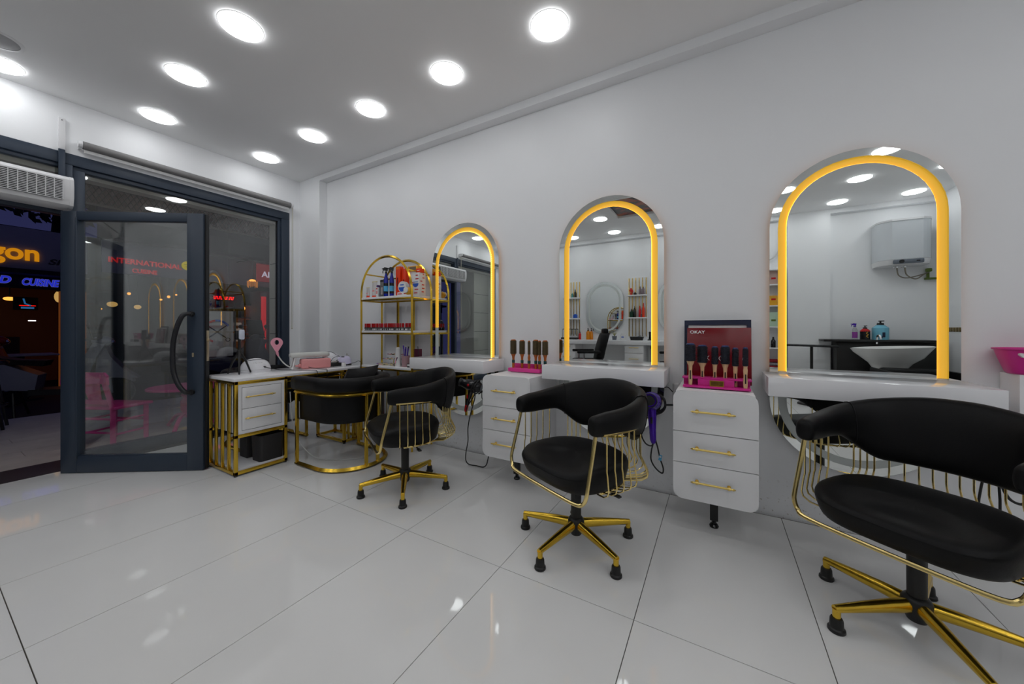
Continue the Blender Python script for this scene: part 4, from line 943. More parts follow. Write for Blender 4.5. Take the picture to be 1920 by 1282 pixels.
dryer('purple hairdryer hanging nozzle-out beside the cabinet with the gift box', (2.345,.78,.690), purple_m, purple_m, (.06,-.97,.20), (.03,.10,-1), .15).scale = (1.22,1.22,1.22)
t = thing('dryer_holder', 'black ring holder carrying the purple hairdryer', 'holder', (2.455,.86,.66))
obj('ring', MB().tube([(-.10+.056*cos(a),.0+.01*sin(a),.056*sin(a)) for a in [2*pi*q/28 for q in range(28)]],.007,8,closed=True).tube([(-.10+.052*cos(a),.04,.052*sin(a)) for a in [2*pi*q/28 for q in range(28)]],.006,8,closed=True), blackpl_m, t)
obj('arm', MB().tube([(-.044,0,0),(-.01,.02,.0),(.022,.03,0)],.006,8), blackpl_m, t)
c = obj('cord', MB().tube(cat_pts([(2.358,.835,.47),(2.365,.83,.44),(2.372,.83,.415),(2.385,.835,.35),(2.402,.84,.29),(2.395,.84,.262),(2.36,.84,.285),(2.335,.84,.33),(2.338,.84,.39),(2.352,.835,.45),(2.36,.82,.54),(2.345,.80,.60),(2.315,.80,.64)],8),.0042,8), cord_m); at_world(c, bpy.data.objects['hair_dryer.001'])
c = obj('cord', MB().tube(cat_pts([(2.33,.80,.62),(2.30,.79,.55),(2.288,.79,.49),(2.31,.80,.435),(2.345,.81,.425),(2.352,.82,.48),(2.348,.80,.58),(2.375,.80,.62)],8),.0042,8), cord_m); at_world(c, bpy.data.objects['hair_dryer.001'])
o = obj('cord_tag', MB().box((0,0,0),(.016,.004,.032),rot=(0,R(12),0)), lblue_m); o.location = (2.388,.826,.355); tag(o, 'small blue and white paper tag on the purple dryer cord', 'tag'); obj('print', MB().box((0,-.0022,.006),(.010,.001,.008)), white_m, o)
t = thing('wall_socket', 'white wall socket cover beside the middle shelf at the cabinet with the gift box', 'socket', (2.44,1.19,.60))
obj('cover', MB().box((0,0,.05),(.045,.03,.20),bev=.014,seg=3), trimw_m, t); obj('lead', MB().tube(cat_pts([(-.02,-.02,.09),(-.05,-.03,.12),(-.09,-.02,.11),(-.12,-.01,.13)],6),.003,6), cord_m, t)

# ------------------------------------------------------------------ white wall cabinet and basket at the picture edge
t = thing('wall_cabinet', 'shallow white open cabinet with a dark blue inside at the photo edge', 'cabinet', (4.113,1.145,.55))
b = MB().ring([(-.285,0),(.285,0),(.285,.355),(-.285,.355)],[(-.272,.014),(.272,.014),(.272,.341),(-.272,.341)],lambda p:(p[0],-.075,p[1]),lambda p:(p[0],.052,p[1]))
obj('carcass', b, gloss_m, t); obj('back_panel', MB().span((-.273,-.02,.013),(.273,-.008,.342)), navy_m, t); obj('edge_strip', MB().span((-.2725,-.074,.015),(-.269,-.03,.340)), mat('pale_blue_edge',(.30,.36,.52),.3), t)
t = thing('basket', 'magenta plastic basket with heart cut-outs on the white wall cabinet', 'basket', (3.955,1.115,.905))
n = 48; rows = []
E = lambda rx, ry, z: [(rx*abs(cos(a))**.6*(1 if cos(a)>0 else -1), ry*abs(sin(a))**.6*(1 if sin(a)>0 else -1), z) for a in [2*pi*q/n for q in range(n)]]
obj('basket_body', MB().sheet([E(.02,.02,.002),E(.135,.062,.0),E(.142,.068,.01),E(.165,.08,.085),E(.172,.084,.112),E(.166,.078,.112),E(.138,.062,.012),E(.02,.02,.008)],closed_u=True), pinkpl_m, t, ang=60)
obj('rim', MB().tube([Vector(p) for p in E(.174,.085,.113)],.0045,8,closed=True), pinkpl_m, t)
H = [(0,-.011),(.011,.0),(.0115,.006),(.006,.009),(0,.005),(-.006,.009),(-.0115,.006),(-.011,.0)]
for k, (x, z, m) in enumerate(((-.135,.088,white_m),(-.075,.088,white_m),(-.012,.088,white_m),(.05,.088,white_m),(-.105,.045,gap_m),(-.04,.045,gap_m),(.03,.045,gap_m))):
    yy = -.064-.16*z; rotx = .2
    obj('heart', MB().prism(H,lambda p:(p[0]+x,yy-.0095-p[1]*rotx,p[1]+z),lambda p:(p[0]+x,yy+.004-p[1]*rotx,p[1]+z)), m, t)

t = thing('hanging_cable', 'black cable loops hanging below the far end of the largest shelf', 'cable', (3.72,1.0,.42))
obj('long_loop', MB().tube(cat_pts([(-.02,.02,.34),(-.02,0,.10),(-.034,0,-.02),(-.040,0,-.10),(-.02,.01,-.20),(.03,.02,-.12),(.02,.05,.30)],6),.0045,8), cord_m, t)
obj('round_loop', MB().tube(cat_pts([(.02,.0,.06),(.028,0,.0),(.05,0,-.05),(.085,0,-.06),(.10,0,-.01),(.07,.02,.08),(.03,.03,.34)],6),.0055,8), cord_m, t)
# ------------------------------------------------------------------ opposite side of the salon (seen in the mirrors)
def oval_mirror(cx, label):
    t = thing('oval_mirror', label, 'mirror', (cx,-3.48,1.0), 0, 'oval mirrors on the opposite wall'); f = lambda y: (lambda p: (p[0],y,p[1]))
    obj('back_box', MB().prism(capsule(.70,.03,1.03),f(-.018),f(.004)), trimw_m, t)
    obj('mirror_border', MB().ring(capsule(.76,0,1.065),capsule(.66,.05,1.015),f(.004),f(.014)), mirror_m, t)
    obj('frosted_band', MB().ring(capsule(.66,.05,1.015),capsule(.585,.0875,.9775),f(.004),f(.0125)), frost_m, t)
    obj('mirror_glass', MB().prism(capsule(.585,.0875,.9775),f(.004),f(.014)), mirror_m, t)
oval_mirror(.69,'oval frosted-band mirror behind the barber chair, seen reflected in the middle arch')
oval_mirror(2.09,'oval mirror on the opposite wall, only its edge reflected in the middle arch')
oval_mirror(-.72,'oval mirror on the opposite wall nearest the street')
def small_bottle(label, loc, r, h, body, cap, pump=False, lab=None, cat='bottle'):
    t = thing('bottle', label, cat, loc, 0, 'hair products on the opposite wall')
    obj('bottle_body', MB().lathe([(0,0),(r,0),(r,h*.62),(r*.55,h*.75),(r*.4,h*.78),(0,h*.78)],n=16), body, t)
    obj('cap', MB().lathe([(0,h*.77),(r*.45,h*.77),(r*.4,h*(.88 if pump else 1)),(0,h*(.88 if pump else 1))],n=14), cap, t)
    if lab: obj('label', MB().lathe([(r+.0005,h*.12),(r+.0005,h*.5)],n=16), lab, t)
    if pump: obj('pump', MB().cyl((0,0,h*.87),(0,0,h*.97),r*.12,8).box((0,r*.35,h*.98),(r*.4,r*1.2,h*.05),bev=.002), cap, t)
    return t
def slat_shelf(cx, label):
    t = thing('slat_shelf', label, 'shelf', (cx,-3.5,.965), 0, 'gold-slatted wall shelves opposite')
    obj('board', MB().span((-.175,.001,0),(.175,.018,1.15),bev=.002), cab_m, t)
    for k in range(6): obj('slat', MB().span((-.160+.064*k-.006,.018,.0),(-.160+.064*k+.006,.030,1.14),bev=.001), gold_m, t)
    for z in (.345,.78): obj('shelf_board', MB().span((-.178,.018,z),(.178,.135,z+.025),bev=.002), gloss_m, t)
slat_shelf(1.336,'gold-slatted wall shelf with red and black bottles, reflected in the middle arch')
slat_shelf(0.0,'gold-slatted wall shelf next to the oval mirror on its street side')
zA, zB, yA = .965+.37+.001, .965+.805+.001, -3.5+.078
for lb, x, z, r, h, bm_, cm, pm in (('teal-labelled green pump bottle on the lower slatted shelf',1.235,zA,.034,.16,green_m,blackpl_m,True),('tall black pump bottle on the lower slatted shelf',1.290,zA,.026,.215,polish_m,blackpl_m,True),('red tapered bottle on the lower slatted shelf',1.39,zA,.024,.22,red_m,red_m,False),('tall bright red bottle on the lower slatted shelf',1.455,zA,.024,.27,orange_m,red_m,False),('short dark jar in front of the red bottles',1.415,zA,.018,.08,panelgrey_m,white_m,False),
        ('small dark pot on the upper slatted shelf',1.30,zB,.03,.05,blackpl_m,blackpl_m,False),('black and white pump bottle on the upper slatted shelf',1.395,zB,.026,.16,mat('zebra_print',(.2,.15,.17),.4,var=.9,scale=40),blackpl_m,True),('second black and white pump bottle on the upper slatted shelf',1.452,zB,.026,.16,MATS['zebra_print'],blackpl_m,True),
        ('teal bottle on the upper street-side slatted shelf',.02,zB,.022,.12,teal_m,white_m,False),('slim black bottle on the upper street-side slatted shelf',.085,zB,.022,.17,polish_m,blackpl_m,False),('blue and white tub on the lower street-side slatted shelf',.085,zA,.045,.11,midblue_m,white_m,False)):
    small_bottle(lb, (x,yA,z), r, h, bm_, cm, pm)
t = thing('cactus_figurine', 'small red cactus figurine on the upper slatted shelf', 'figurine', (1.225,yA,zB)); obj('figure', MB().tube([(0,0,0),(0,0,.10),(0,0,.135)],[.018,.02,.012],12).tube([(0,0,.05),(.028,0,.06),(.03,0,.10)],[.01,.011,.008],8).tube([(0,0,.07),(-.026,0,.08),(-.028,0,.105)],[.009,.01,.007],8), red_m, t); obj('heart', MB().prism([(0,-.011),(.011,0),(.006,.009),(0,.005),(-.006,.009),(-.011,0)],lambda p:(p[0],.017,p[1]+.05),lambda p:(p[0],.024,p[1]+.05)), yellow_m, t)
t = thing('work_counter', 'long white counter with drawers along the opposite wall', 'counter', (1.0,-3.25,0))
obj('counter_top', MB().span((-2.3,-.248,.815),(1.42,.25,.895),bev=.003), gloss_m, t)
for x in (.355,-.95,1.22):
    cb = obj('carcass', MB().span((x-.17,-.247,.10),(x+.17,.20,.814),bev=.002), cab_m, t)
    for za, zb in ((.665,.805),(.40,.657),(.12,.392)):
        d = obj('drawer', MB().span((x-.165,.20,za),(x+.165,.218,zb),bev=.002), cab_m, cb)
        h = MB().cyl((x-.085,.244,(za+zb)/2+.03),(x+.085,.244,(za+zb)/2+.03),.006,10).cyl((x-.07,.218,(za+zb)/2+.03),(x-.07,.244,(za+zb)/2+.03),.004,8).cyl((x+.07,.218,(za+zb)/2+.03),(x+.07,.244,(za+zb)/2+.03),.004,8)
        o = obj('handle', h, handle_m, t)
obj('apron', MB().span((-2.28,-.247,.60),(1.40,-.23,.814)), cab_m, t)
for x in (.12,.60):
    sk = obj('socket', MB().box((x,-.222,.745),(.085,.016,.085),bev=.004), trimw_m, t); obj('socket_well', MB().cyl((x,-.214,.745),(x,-.211,.745),.022,18), panelgrey_m, sk)
zc_ = .896
small_bottle('amber pump bottle on the counter behind the barber chair', (.385,-3.36,zc_), .04,.23,amber_m,blackpl_m,True)
small_bottle('second amber pump bottle on the counter behind the barber chair', (.44,-3.40,zc_), .036,.22,amber_m,blackpl_m,True)
t = thing('plant_pot', 'small dark pot with a yellow-green plant on the counter', 'potted plant', (.935,-3.30,zc_)); obj('pot', MB().lathe([(0,0),(.038,0),(.048,.075),(.043,.075),(.036,.01),(0,.01)],n=20), panelgrey_m, t)
for k in range(12):
    a = 2*pi*k/12; obj('leaf', MB().sheet([[(0,0,.07),(.004*cos(a+1.5),.004*sin(a+1.5),.07)],[(.03*cos(a)-.006*sin(a),.03*sin(a)+.006*cos(a),.115),(.03*cos(a)+.006*sin(a),.03*sin(a)-.006*cos(a),.115)],[(.055*cos(a),.055*sin(a),.13+.02*(k%3)),(.056*cos(a),.056*sin(a),.13+.02*(k%3))]]), mat('leaf_green_%d' % k, S(150,150,50), .5) if k == 0 else MATS['leaf_green_0'], t)
t = thing('talc_tub', 'white and navy oval talc tub on the counter', 'tub', (1.09,-3.34,zc_)); obj('tub_body', MB().lathe([(0,0),(.055,0),(.06,.05),(.055,.10),(0,.105)],n=24,sy=.6), white_m, t); obj('tub_lid', MB().lathe([(0,.103),(.04,.103),(.036,.125),(0,.128)],n=20,sy=.6), white_m, t); obj('print', MB().box((0,.036,.055),(.05,.004,.018)), midblue_m, t)
t = thing('tool_tray', 'black tool tray on the counter below the slatted shelf', 'tray', (1.36,-3.28,zc_)); obj('tray', MB().sheet([[Vector((x*k,y*k,z)) for x,y in rrect(.25,.12,.02,4)] for z,k in ((0,.85),(.065,1.),(.065,.95),(.01,.82))],closed_u=True,cap=True), blackpl_m, t); obj('tool', MB().tube([(-.08,0,.03),(.08,.02,.085)],.007,8), panelgrey_m, t)
t = thing('hair_clipper', 'black hair clipper on its charging stand by the tool tray', 'clipper', (1.59,-3.30,zc_)); obj('clipper_body', MB().tube([(0,0,.02),(0,-.005,.09),(0,.0,.155)],[.022,.018,.021],12), blackgl_m, t); obj('stand', MB().lathe([(0,0),(.045,0),(.04,.02),(0,.022)],n=18), blackpl_m, t); obj('blade', MB().box((0,.0,.163),(.034,.012,.016),bev=.002), chrome_m, t)
t = thing('tool_rack', 'black countertop wire rack for styling tools', 'rack', (.02,-3.30,zc_)); obj('tray', MB().box((0,0,.02),(.36,.16,.035),bev=.006), blackpl_m, t); obj('top_rail', MB().tube([(-.17,0,.03),(-.17,0,.21),(.17,0,.21),(.17,0,.03)],.006,8), blackpl_m, t)
for k in range(4): obj('hook', MB().tube([(-.10+.07*k,0,.21),(-.10+.07*k,0,.15),(-.09+.07*k,.03,.10)],.008,8), blackpl_m, t)
small_bottle('red spray bottle at the end of the countertop wire rack', (.23,-3.30,zc_), .026,.17,red_m,blackpl_m,True)
# barber chairs
def barber(label, loc, rz):
    t = thing('barber_chair', label, 'chair', loc, rz, 'black barber chairs')
    S2 = lambda w, d, r, z, y0=0: [Vector((x,y+y0,z)) for x,y in rrect(w,d,r,5)]
    obj('seat', MB().sheet([S2(.46,.46,.06,.44),S2(.52,.52,.08,.47),S2(.52,.52,.08,.54),S2(.46,.46,.08,.57)],closed_u=True,cap=True), leather_m, t, ang=60)
    rows = []
    for z, w, y in ((.56,.30,.20),(.60,.42,.21),(.75,.46,.24),(.90,.44,.28),(1.0,.38,.31),(1.04,.24,.33)):
        rows.append([Vector((w/2*abs(cos(a))**.5*(1 if cos(a)>0 else -1), y+.075*sin(a), z)) for a in [2*pi*q/20 for q in range(20)]])
    obj('backrest', MB().sheet(rows,closed_u=True,cap=True), leather_m, t, ang=60)
    obj('headrest', MB().box((0,.32,1.07),(.24,.09,.10),bev=.035,seg=3), leather_m, t)
    for s in (-1,1):
        obj('armrest', MB().box((s*.30,-.02,.71),(.075,.40,.045),bev=.018,seg=3), leather_m, t)
        obj('arm_post', MB().tube([(s*.30,-.10,.70),(s*.30,-.10,.50),(s*.24,-.10,.47)],.014,10), chrome_m, t)
    obj('column', MB().lathe([(.30,0),(.31,.012),(.28,.04),(.09,.06),(.06,.10),(.06,.40),(.12,.44),(0,.44)],n=36), chrome_m, t)
    obj('foot_rest', MB().tube([(-.16,-.26,.45),(-.16,-.48,.24),(.16,-.48,.24),(.16,-.26,.45)],.014,10).box((0,-.50,.235),(.36,.10,.02),bev=.006), chrome_m, t)
    return t
barber('black barber chair facing the opposite wall mirror, reflected in the middle arch', (.64,-2.5,0), R(-118))
barber('black barber chair nearest the end wall, its arm reflected in the middle arch', (2.12,-2.5,0), R(-105))
# wash unit, heater
t = thing('wash_unit', 'black backwash basin unit with a white ceramic bowl, reflected in the largest arch', 'wash basin', (4.66,-2.75,0))
obj('cabinet', MB().span((-.46,-.70,0),(.55,-.42,.93),bev=.004), blackpl_m, t); obj('shelf_board', MB().span((-.62,-.72,.925),(.55,-.34,.955),bev=.003), blackpl_m, t)
rows = []
for z, k, dy in ((.50,.40,-.10),(.58,.42,-.08),(.66,.55,-.05),(.74,.78,-.01),(.82,.95,.0),(.868,1.03,.01),(.872,.99,.01),(.80,.86,.0),(.72,.62,-.03),(.66,.2,-.06)):
    rows.append([Vector((.36*k*cos(a)*(1.12 if cos(a) < 0 else 1.0), .29*k*sin(a)+dy, z+(.02*cos(a) if z > .8 else 0))) for a in [2*pi*q/36 for q in range(36)]])
obj('bowl', MB().sheet(rows,closed_u=True,cap=True), bowl_m, t, ang=60); obj('pedestal', MB().lathe([(.17,0),(.16,.45),(.15,.52),(0,.52)],(0,-.09,0),28), blackpl_m, t)
obj('tap', MB().tube(cat_pts([(-.05,-.36,.90),(-.05,-.34,1.0),(-.05,-.26,1.02),(-.05,-.22,.97)],5),.012,10), chrome_m, t)
obj('seat', MB().box((.05,.62,.40),(.60,.62,.16),bev=.05,seg=3), leather_m, t); obj('side_panel', MB().span((-.28,.20,.0),(-.24,.95,.62),bev=.02), leather_m, t); obj('side_panel', MB().span((.34,.20,.0),(.38,.95,.62),bev=.02), leather_m, t)
obj('neck_pad', MB().box((.05,.36,.53),(.58,.14,.20),bev=.05,seg=3), leather_m, t)
t = thing('manicure_table', 'black tray table on a single post beside the wash unit', 'table', (3.83,-2.98,0)); obj('table_top', MB().box((0,0,.865),(.66,.24,.03),bev=.01,rot=(0,R(1),0)), blackgl_m, t); obj('post', MB().cyl((.05,0,.03),(.05,0,.85),.018,12), blackpl_m, t); obj('foot', MB().lathe([(0,0),(.17,0),(.16,.02),(.03,.035),(0,.035)],(.05,0,0),24), blackpl_m, t)
zW = .956
spray('spray_bottle', 'clear and purple trigger spray bottle beside the wash basin', (4.42,-3.26,zW), .235, clear_m, mat('violet_liquid', S(150,70,160), .2), purple_m, rz=R(0), r=.030)
t = small_bottle('red and black pump bottle beside the wash basin', (4.53,-3.26,zW), .055,.20,polish_m,blackpl_m,True); obj('shoulder', MB().lathe([(.0555,.115),(.0555,.126),(.031,.152),(.024,.157)],n=18), red_m, t); obj('print', MB().tube(cat_pts([(.02,.054,.03),(.0,.056,.05),(.02,.054,.07),(.0,.056,.09),(.015,.055,.11)],4),.004,6), yellow_m, t)
t = small_bottle('large pale blue pump bottle beside the wash basin', (4.69,-3.26,zW), .088,.27,mat('pale_blue_soap', S(120,190,214), .25, var=.06),blackpl_m,True); obj('print', MB().box((.01,.089,.07),(.03,.006,.07),bev=.004).box((-.005,.088,.04),(.01,.006,.05),rot=(0,R(20),0)), navy_m, t)
t = thing('water_heater', 'pale grey wall-hung electric water heater with a dark control panel', 'water heater', (4.93,-3.5,2.0))
P = [(-.27,0),(-.27,.20),(-.235,.27),(-.15,.33),(.15,.33),(.235,.27),(.27,.20),(.27,0)]
obj('tank_case', MB().prism(P,lambda p:(p[0],p[1]+.01,.07),lambda p:(p[0],p[1]+.01,.60)), heater_m, t); obj('top_cap', MB().prism([(x*1.02,y*1.02) for x,y in P],lambda p:(p[0],p[1]+.01,.60),lambda p:(p[0],p[1]+.01,.625)), trimw_m, t)
obj('lower_cap', MB().prism(P,lambda p:(p[0]*.98,p[1]*.90+.01,.0),lambda p:(p[0],p[1]+.01,.068)), trimw_m, t)
cp = obj('control_panel', MB().box((.01,.332,.035),(.30,.03,.06),bev=.012), panelgrey_m, t); obj('dial', MB().cyl((-.06,.345,.035),(-.06,.362,.035),.024,20), blackpl_m, cp); obj('display', MB().box((.10,.3475,.035),(.035,.002,.014)), blackgl_m, cp)
for x, d in ((-.06,0),(.02,.05)):
    obj('hose', MB().tube(cat_pts([(x,.20,.01),(x,.20,-.05),(x+.03,.17,-.14),(x+.14,.10,-.17-d*.4),(.26,.06,-.12),(.30,.05,-.10)],6),.008,8), hose_m, t); obj('valve', MB().cyl((x,.20,.005),(x,.20,-.035),.013,10).cyl((x,.20,-.02),(x-.045,.22,-.03),.008,8), chrome_m, t)
obj('tap_group', MB().cyl((.30,.03,-.06),(.30,.03,-.20),.016,10).box((.30,.05,-.07),(.06,.05,.05),bev=.012).cyl((.26,.05,-.19),(.38,.05,-.19),.016,10), mat('green_valve', S(90,110,40), .4), t)
# product shelves next to the pilaster
t = thing('product_shelves', 'white wall shelves of packaged hair products, reflected at the edge of the largest arch', 'shelf', (3.05,-3.5,.45))
for s in (-.55,.55): obj('side_panel', MB().span((s-.012,.0,0),(s+.012,.22,1.62),bev=.001), cab_m, t)
for z in (0,.34,.68,1.02,1.36,1.60): obj('shelf_board', MB().span((-.538,0,z),(.538,.22,z+.018),bev=.001), cab_m, t)
rnd = random.Random(4)
kinds = {.34:(polish_m,'dark bottle'),.68:(mat('mint_card',S(190,215,190),.5,var=.1),'mint carton'),1.02:(yellow_m,'yellow packet'),1.36:(mat('pinkish_carton',S(200,170,160),.5,var=.2),'beige carton'),.0:(mat('folded_towel_red',S(150,40,50),.9,var=.5,scale=30),'folded towel')}
for z, (m, nm) in kinds.items():
    for k in range(5):
        x = 3.05-.42+.21*k; lb = f'{nm} in place {["one","two","three","four","five"][k]} from the street end of its wall shelf'
        if nm == 'dark bottle': small_bottle(lb, (x,-3.39,.45+z+.019), .032,.17,m,blackpl_m)
        elif nm == 'folded towel':
            tw_ = thing('towel', lb, 'towel', (x,-3.39,.45+z+.019)); 
            for q in range(3): obj('fold', MB().box((0,0,.025+.05*q),(.16,.17,.046),bev=.018,seg=3), [m,mat('folded_towel_grey%d%d' % (k,q),(.25,.23,.26),.9,var=.3,scale=30),m][q], tw_)
        else: carton(lb, x, -3.40, .11, .08, .16 if nm == 'yellow packet' else .23, m, z=.45+z+.019, rz=pi, prints=((0,.10,.06,.03,MATS['green_valve'] if 'mint' in nm else red_m),))
c = obj('wall_cable', MB().tube(cat_pts([(3.55,-3.485,2.7),(3.56,-3.47,2.45),(3.50,-3.47,2.30),(3.40,-3.48,2.24),(3.30,-3.49,2.22)],8),.010,8), cordw_m); tag(c, 'pale cable looping down the opposite wall above the product shelves', 'cable')

# ------------------------------------------------------------------ outside: pavement deck, canopy, pier
dk_ = struct('terrace', MB().span((-4.95,-4.2,-.16),(-2.13,5.2,-.018)), grout_m)
for i in range(12):
    x1 = -2.132-.235*i; x0 = x1-.231
    off = (i % 3)*.42
    for j in range(-4, 6):
        y0 = j*1.2-off; y1 = y0+1.197
        if y1 < -2.2 or y0 > 4.2: continue
        obj('deck_plank', MB().span((x0,y0,-.03),(x1,y1,-.012)), deck_m, dk_)
struct('street', MB().span((-9.2,-9,-.30),(-4.95,12,-.12)), asphalt_m)
struct('trim_6', MB().span((-2.10,.885,-.1),(-1.93,1.45,2.42)), concrete_m)          # pier beyond the glass
struct('trim_9', MB().span((-2.42,-3.7,-.1),(-2.04,-2.72,2.42)), concrete_m)         # its twin past the doorway
b = MB()
for z in (.62,1.05,1.48,1.90): b.box((-2.02,.8845,z),(.13,.002,.006)).box((-2.039,-3.2,z),(.002,.96,.008))
pj_ = obj('pier_joint', b, gap_m, bpy.data.objects['trim_6'], kind='stuff')
struct('trim_7', MB().span((-2.06,-3.3,2.37),(-1.94,.95,2.52)), concrete_m)         # lintel above the glass
struct('trim_8', MB().span((-2.95,-4.2,2.40),(-2.06,5,2.52)), soffit_m)             # canopy underside
t = thing('mesh_fascia', 'dark expanded-metal mesh strip hanging under the canopy outside the window', 'mesh panel', (-2.16,.0,2.40))
b = MB()
def strand(p, q, w=.0035): b.tube([p,q],w,4,caps=False)
zt, zb = .0, -.17; L = 3.6; n = 90
for k in range(-5, n):
    y = -L/2-.0+L*k/n; dz = zt-zb; dy = dz*.55
    for sgn in (1,-1):
        a0, a1 = (y, y+dy) if sgn > 0 else (y+dy, y)
        strand((0,a0-.3,zt),(0,a1-.3,zb))
obj('mesh', b, mesh_m, t, kind='stuff'); obj('mesh_rail', MB().span((-.01,-2.2,-.185),(.01,1.5,-.168)).span((-.01,-2.2,-.008),(.01,1.5,0)), mesh_m, t)

# pink terrace chair and table
pk = lambda nm, mb, t: obj(nm, mb, pink_m, t)
def pink_chair(label, loc, rz):      # faces +Y
    t = thing('terrace_chair', label, 'chair', loc, rz, 'pink wooden terrace chairs')
    w, d = .36, .28
    for s in (-1,1):
        pk('leg', MB().tube([(s*w/2,-d/2,0),(s*w/2,-d/2-.0,.36),(s*w/2,-d/2-.09,.70)],[.026,.026,.022],4), t)
        pk('leg', MB().tube([(s*w/2,d/2,0),(s*w/2,d/2,.35)],[.024,.027],4), t)
        for z in (.11,.24): pk('stretcher', MB().tube([(s*w/2,-d/2,z),(s*w/2,d/2,z)],.011,6), t)
    for z in (.13,.26): pk('stretcher', MB().tube([(-w/2,-d/2,z),(w/2,-d/2,z)],.011,6), t)
    pk('stretcher', MB().tube([(-w/2,d/2,.20),(w/2,d/2,.20)],.011,6), t)
    pk('seat', MB().box((0,0.01,.365),(w+.07,d+.06,.028),bev=.008), t)
    A = [(-.24,.60),(-.235,.685),(-.20,.715),(.20,.715),(.235,.685),(.24,.60),(.20,.612),(-.20,.612)]
    pk('top_rail', MB().prism(A,lambda p:(p[0],-d/2-.100,p[1]),lambda p:(p[0],-d/2-.075,p[1])), t)
    pk('lower_rail', MB().box((0,-d/2-.012,.425),(w,.02,.045),bev=.004), t); pk('splat', MB().prism([(-.06,.44),(.06,.44),(.085,.62),(-.085,.62)],lambda p:(p[0],-d/2-.016-(p[1]-.44)*.2,p[1]),lambda p:(p[0],-d/2-.0-(p[1]-.44)*.2,p[1])), t)
    return t
pink_chair('pink wooden chair on the terrace, seen through the open glass door', (-2.51,-.33,-.012), R(25))
t = thing('terrace_table', 'round pink pedestal table on the terrace with three curved feet', 'table', (-2.56,.24,-.012))
pk('table_top', MB().lathe([(0,.445),(.31,.445),(.33,.452),(.33,.468),(.32,.475),(0,.475)],n=40), t)
pk('pedestal', MB().lathe([(.04,.12),(.055,.14),(.035,.17),(.05,.20),(.052,.30),(.032,.34),(.05,.37),(.032,.40),(.06,.445),(0,.445)],n=24), t)
for a in (-40,80,200): pk('foot', MB().tube(cat_pts([(.03*cos(R(a)),.03*sin(R(a)),.15),(.13*cos(R(a)),.13*sin(R(a)),.135),(.21*cos(R(a)),.21*sin(R(a)),.06),(.25*cos(R(a)),.25*sin(R(a)),.014)],5),.02,8), t)
t = thing('ashtray_cup', 'square white cup with a dark mark on the pink terrace table', 'cup', (-2.50,.29,.464)); obj('cup_body', MB().sheet([[Vector((x*k,y*k,z)) for x,y in rrect(.085,.085,.01,3)] for z,k in ((0,.9),(.075,1.),(.075,.92),(.01,.82))],closed_u=True,cap=True), white_m, t); obj('mark', MB().cyl((.0425,.0,.04),(.0432,0,.04),.012,14), navy_m, t)
# black bar stool at the terrace edge
t = thing('bar_stool', 'black bar stool on the dark terrace, cropped by the edge of the photo', 'stool', (-4.35,-.95,-.012))
obj('seat', MB().lathe([(0,.72),(.18,.72),(.19,.74),(.17,.765),(0,.76)],n=28), blackgl_m, t)
for a in (35,125,215,305):
    obj('leg', MB().tube([(.10*cos(R(a)),.10*sin(R(a)),.73),(.22*cos(R(a)),.22*sin(R(a)),0)],[.018,.015],10), blackgl_m, t)
obj('foot_ring', MB().tube([(.175*cos(2*pi*q/24),.175*sin(2*pi*q/24),.27) for q in range(24)],.010,8,closed=True), blackgl_m, t)
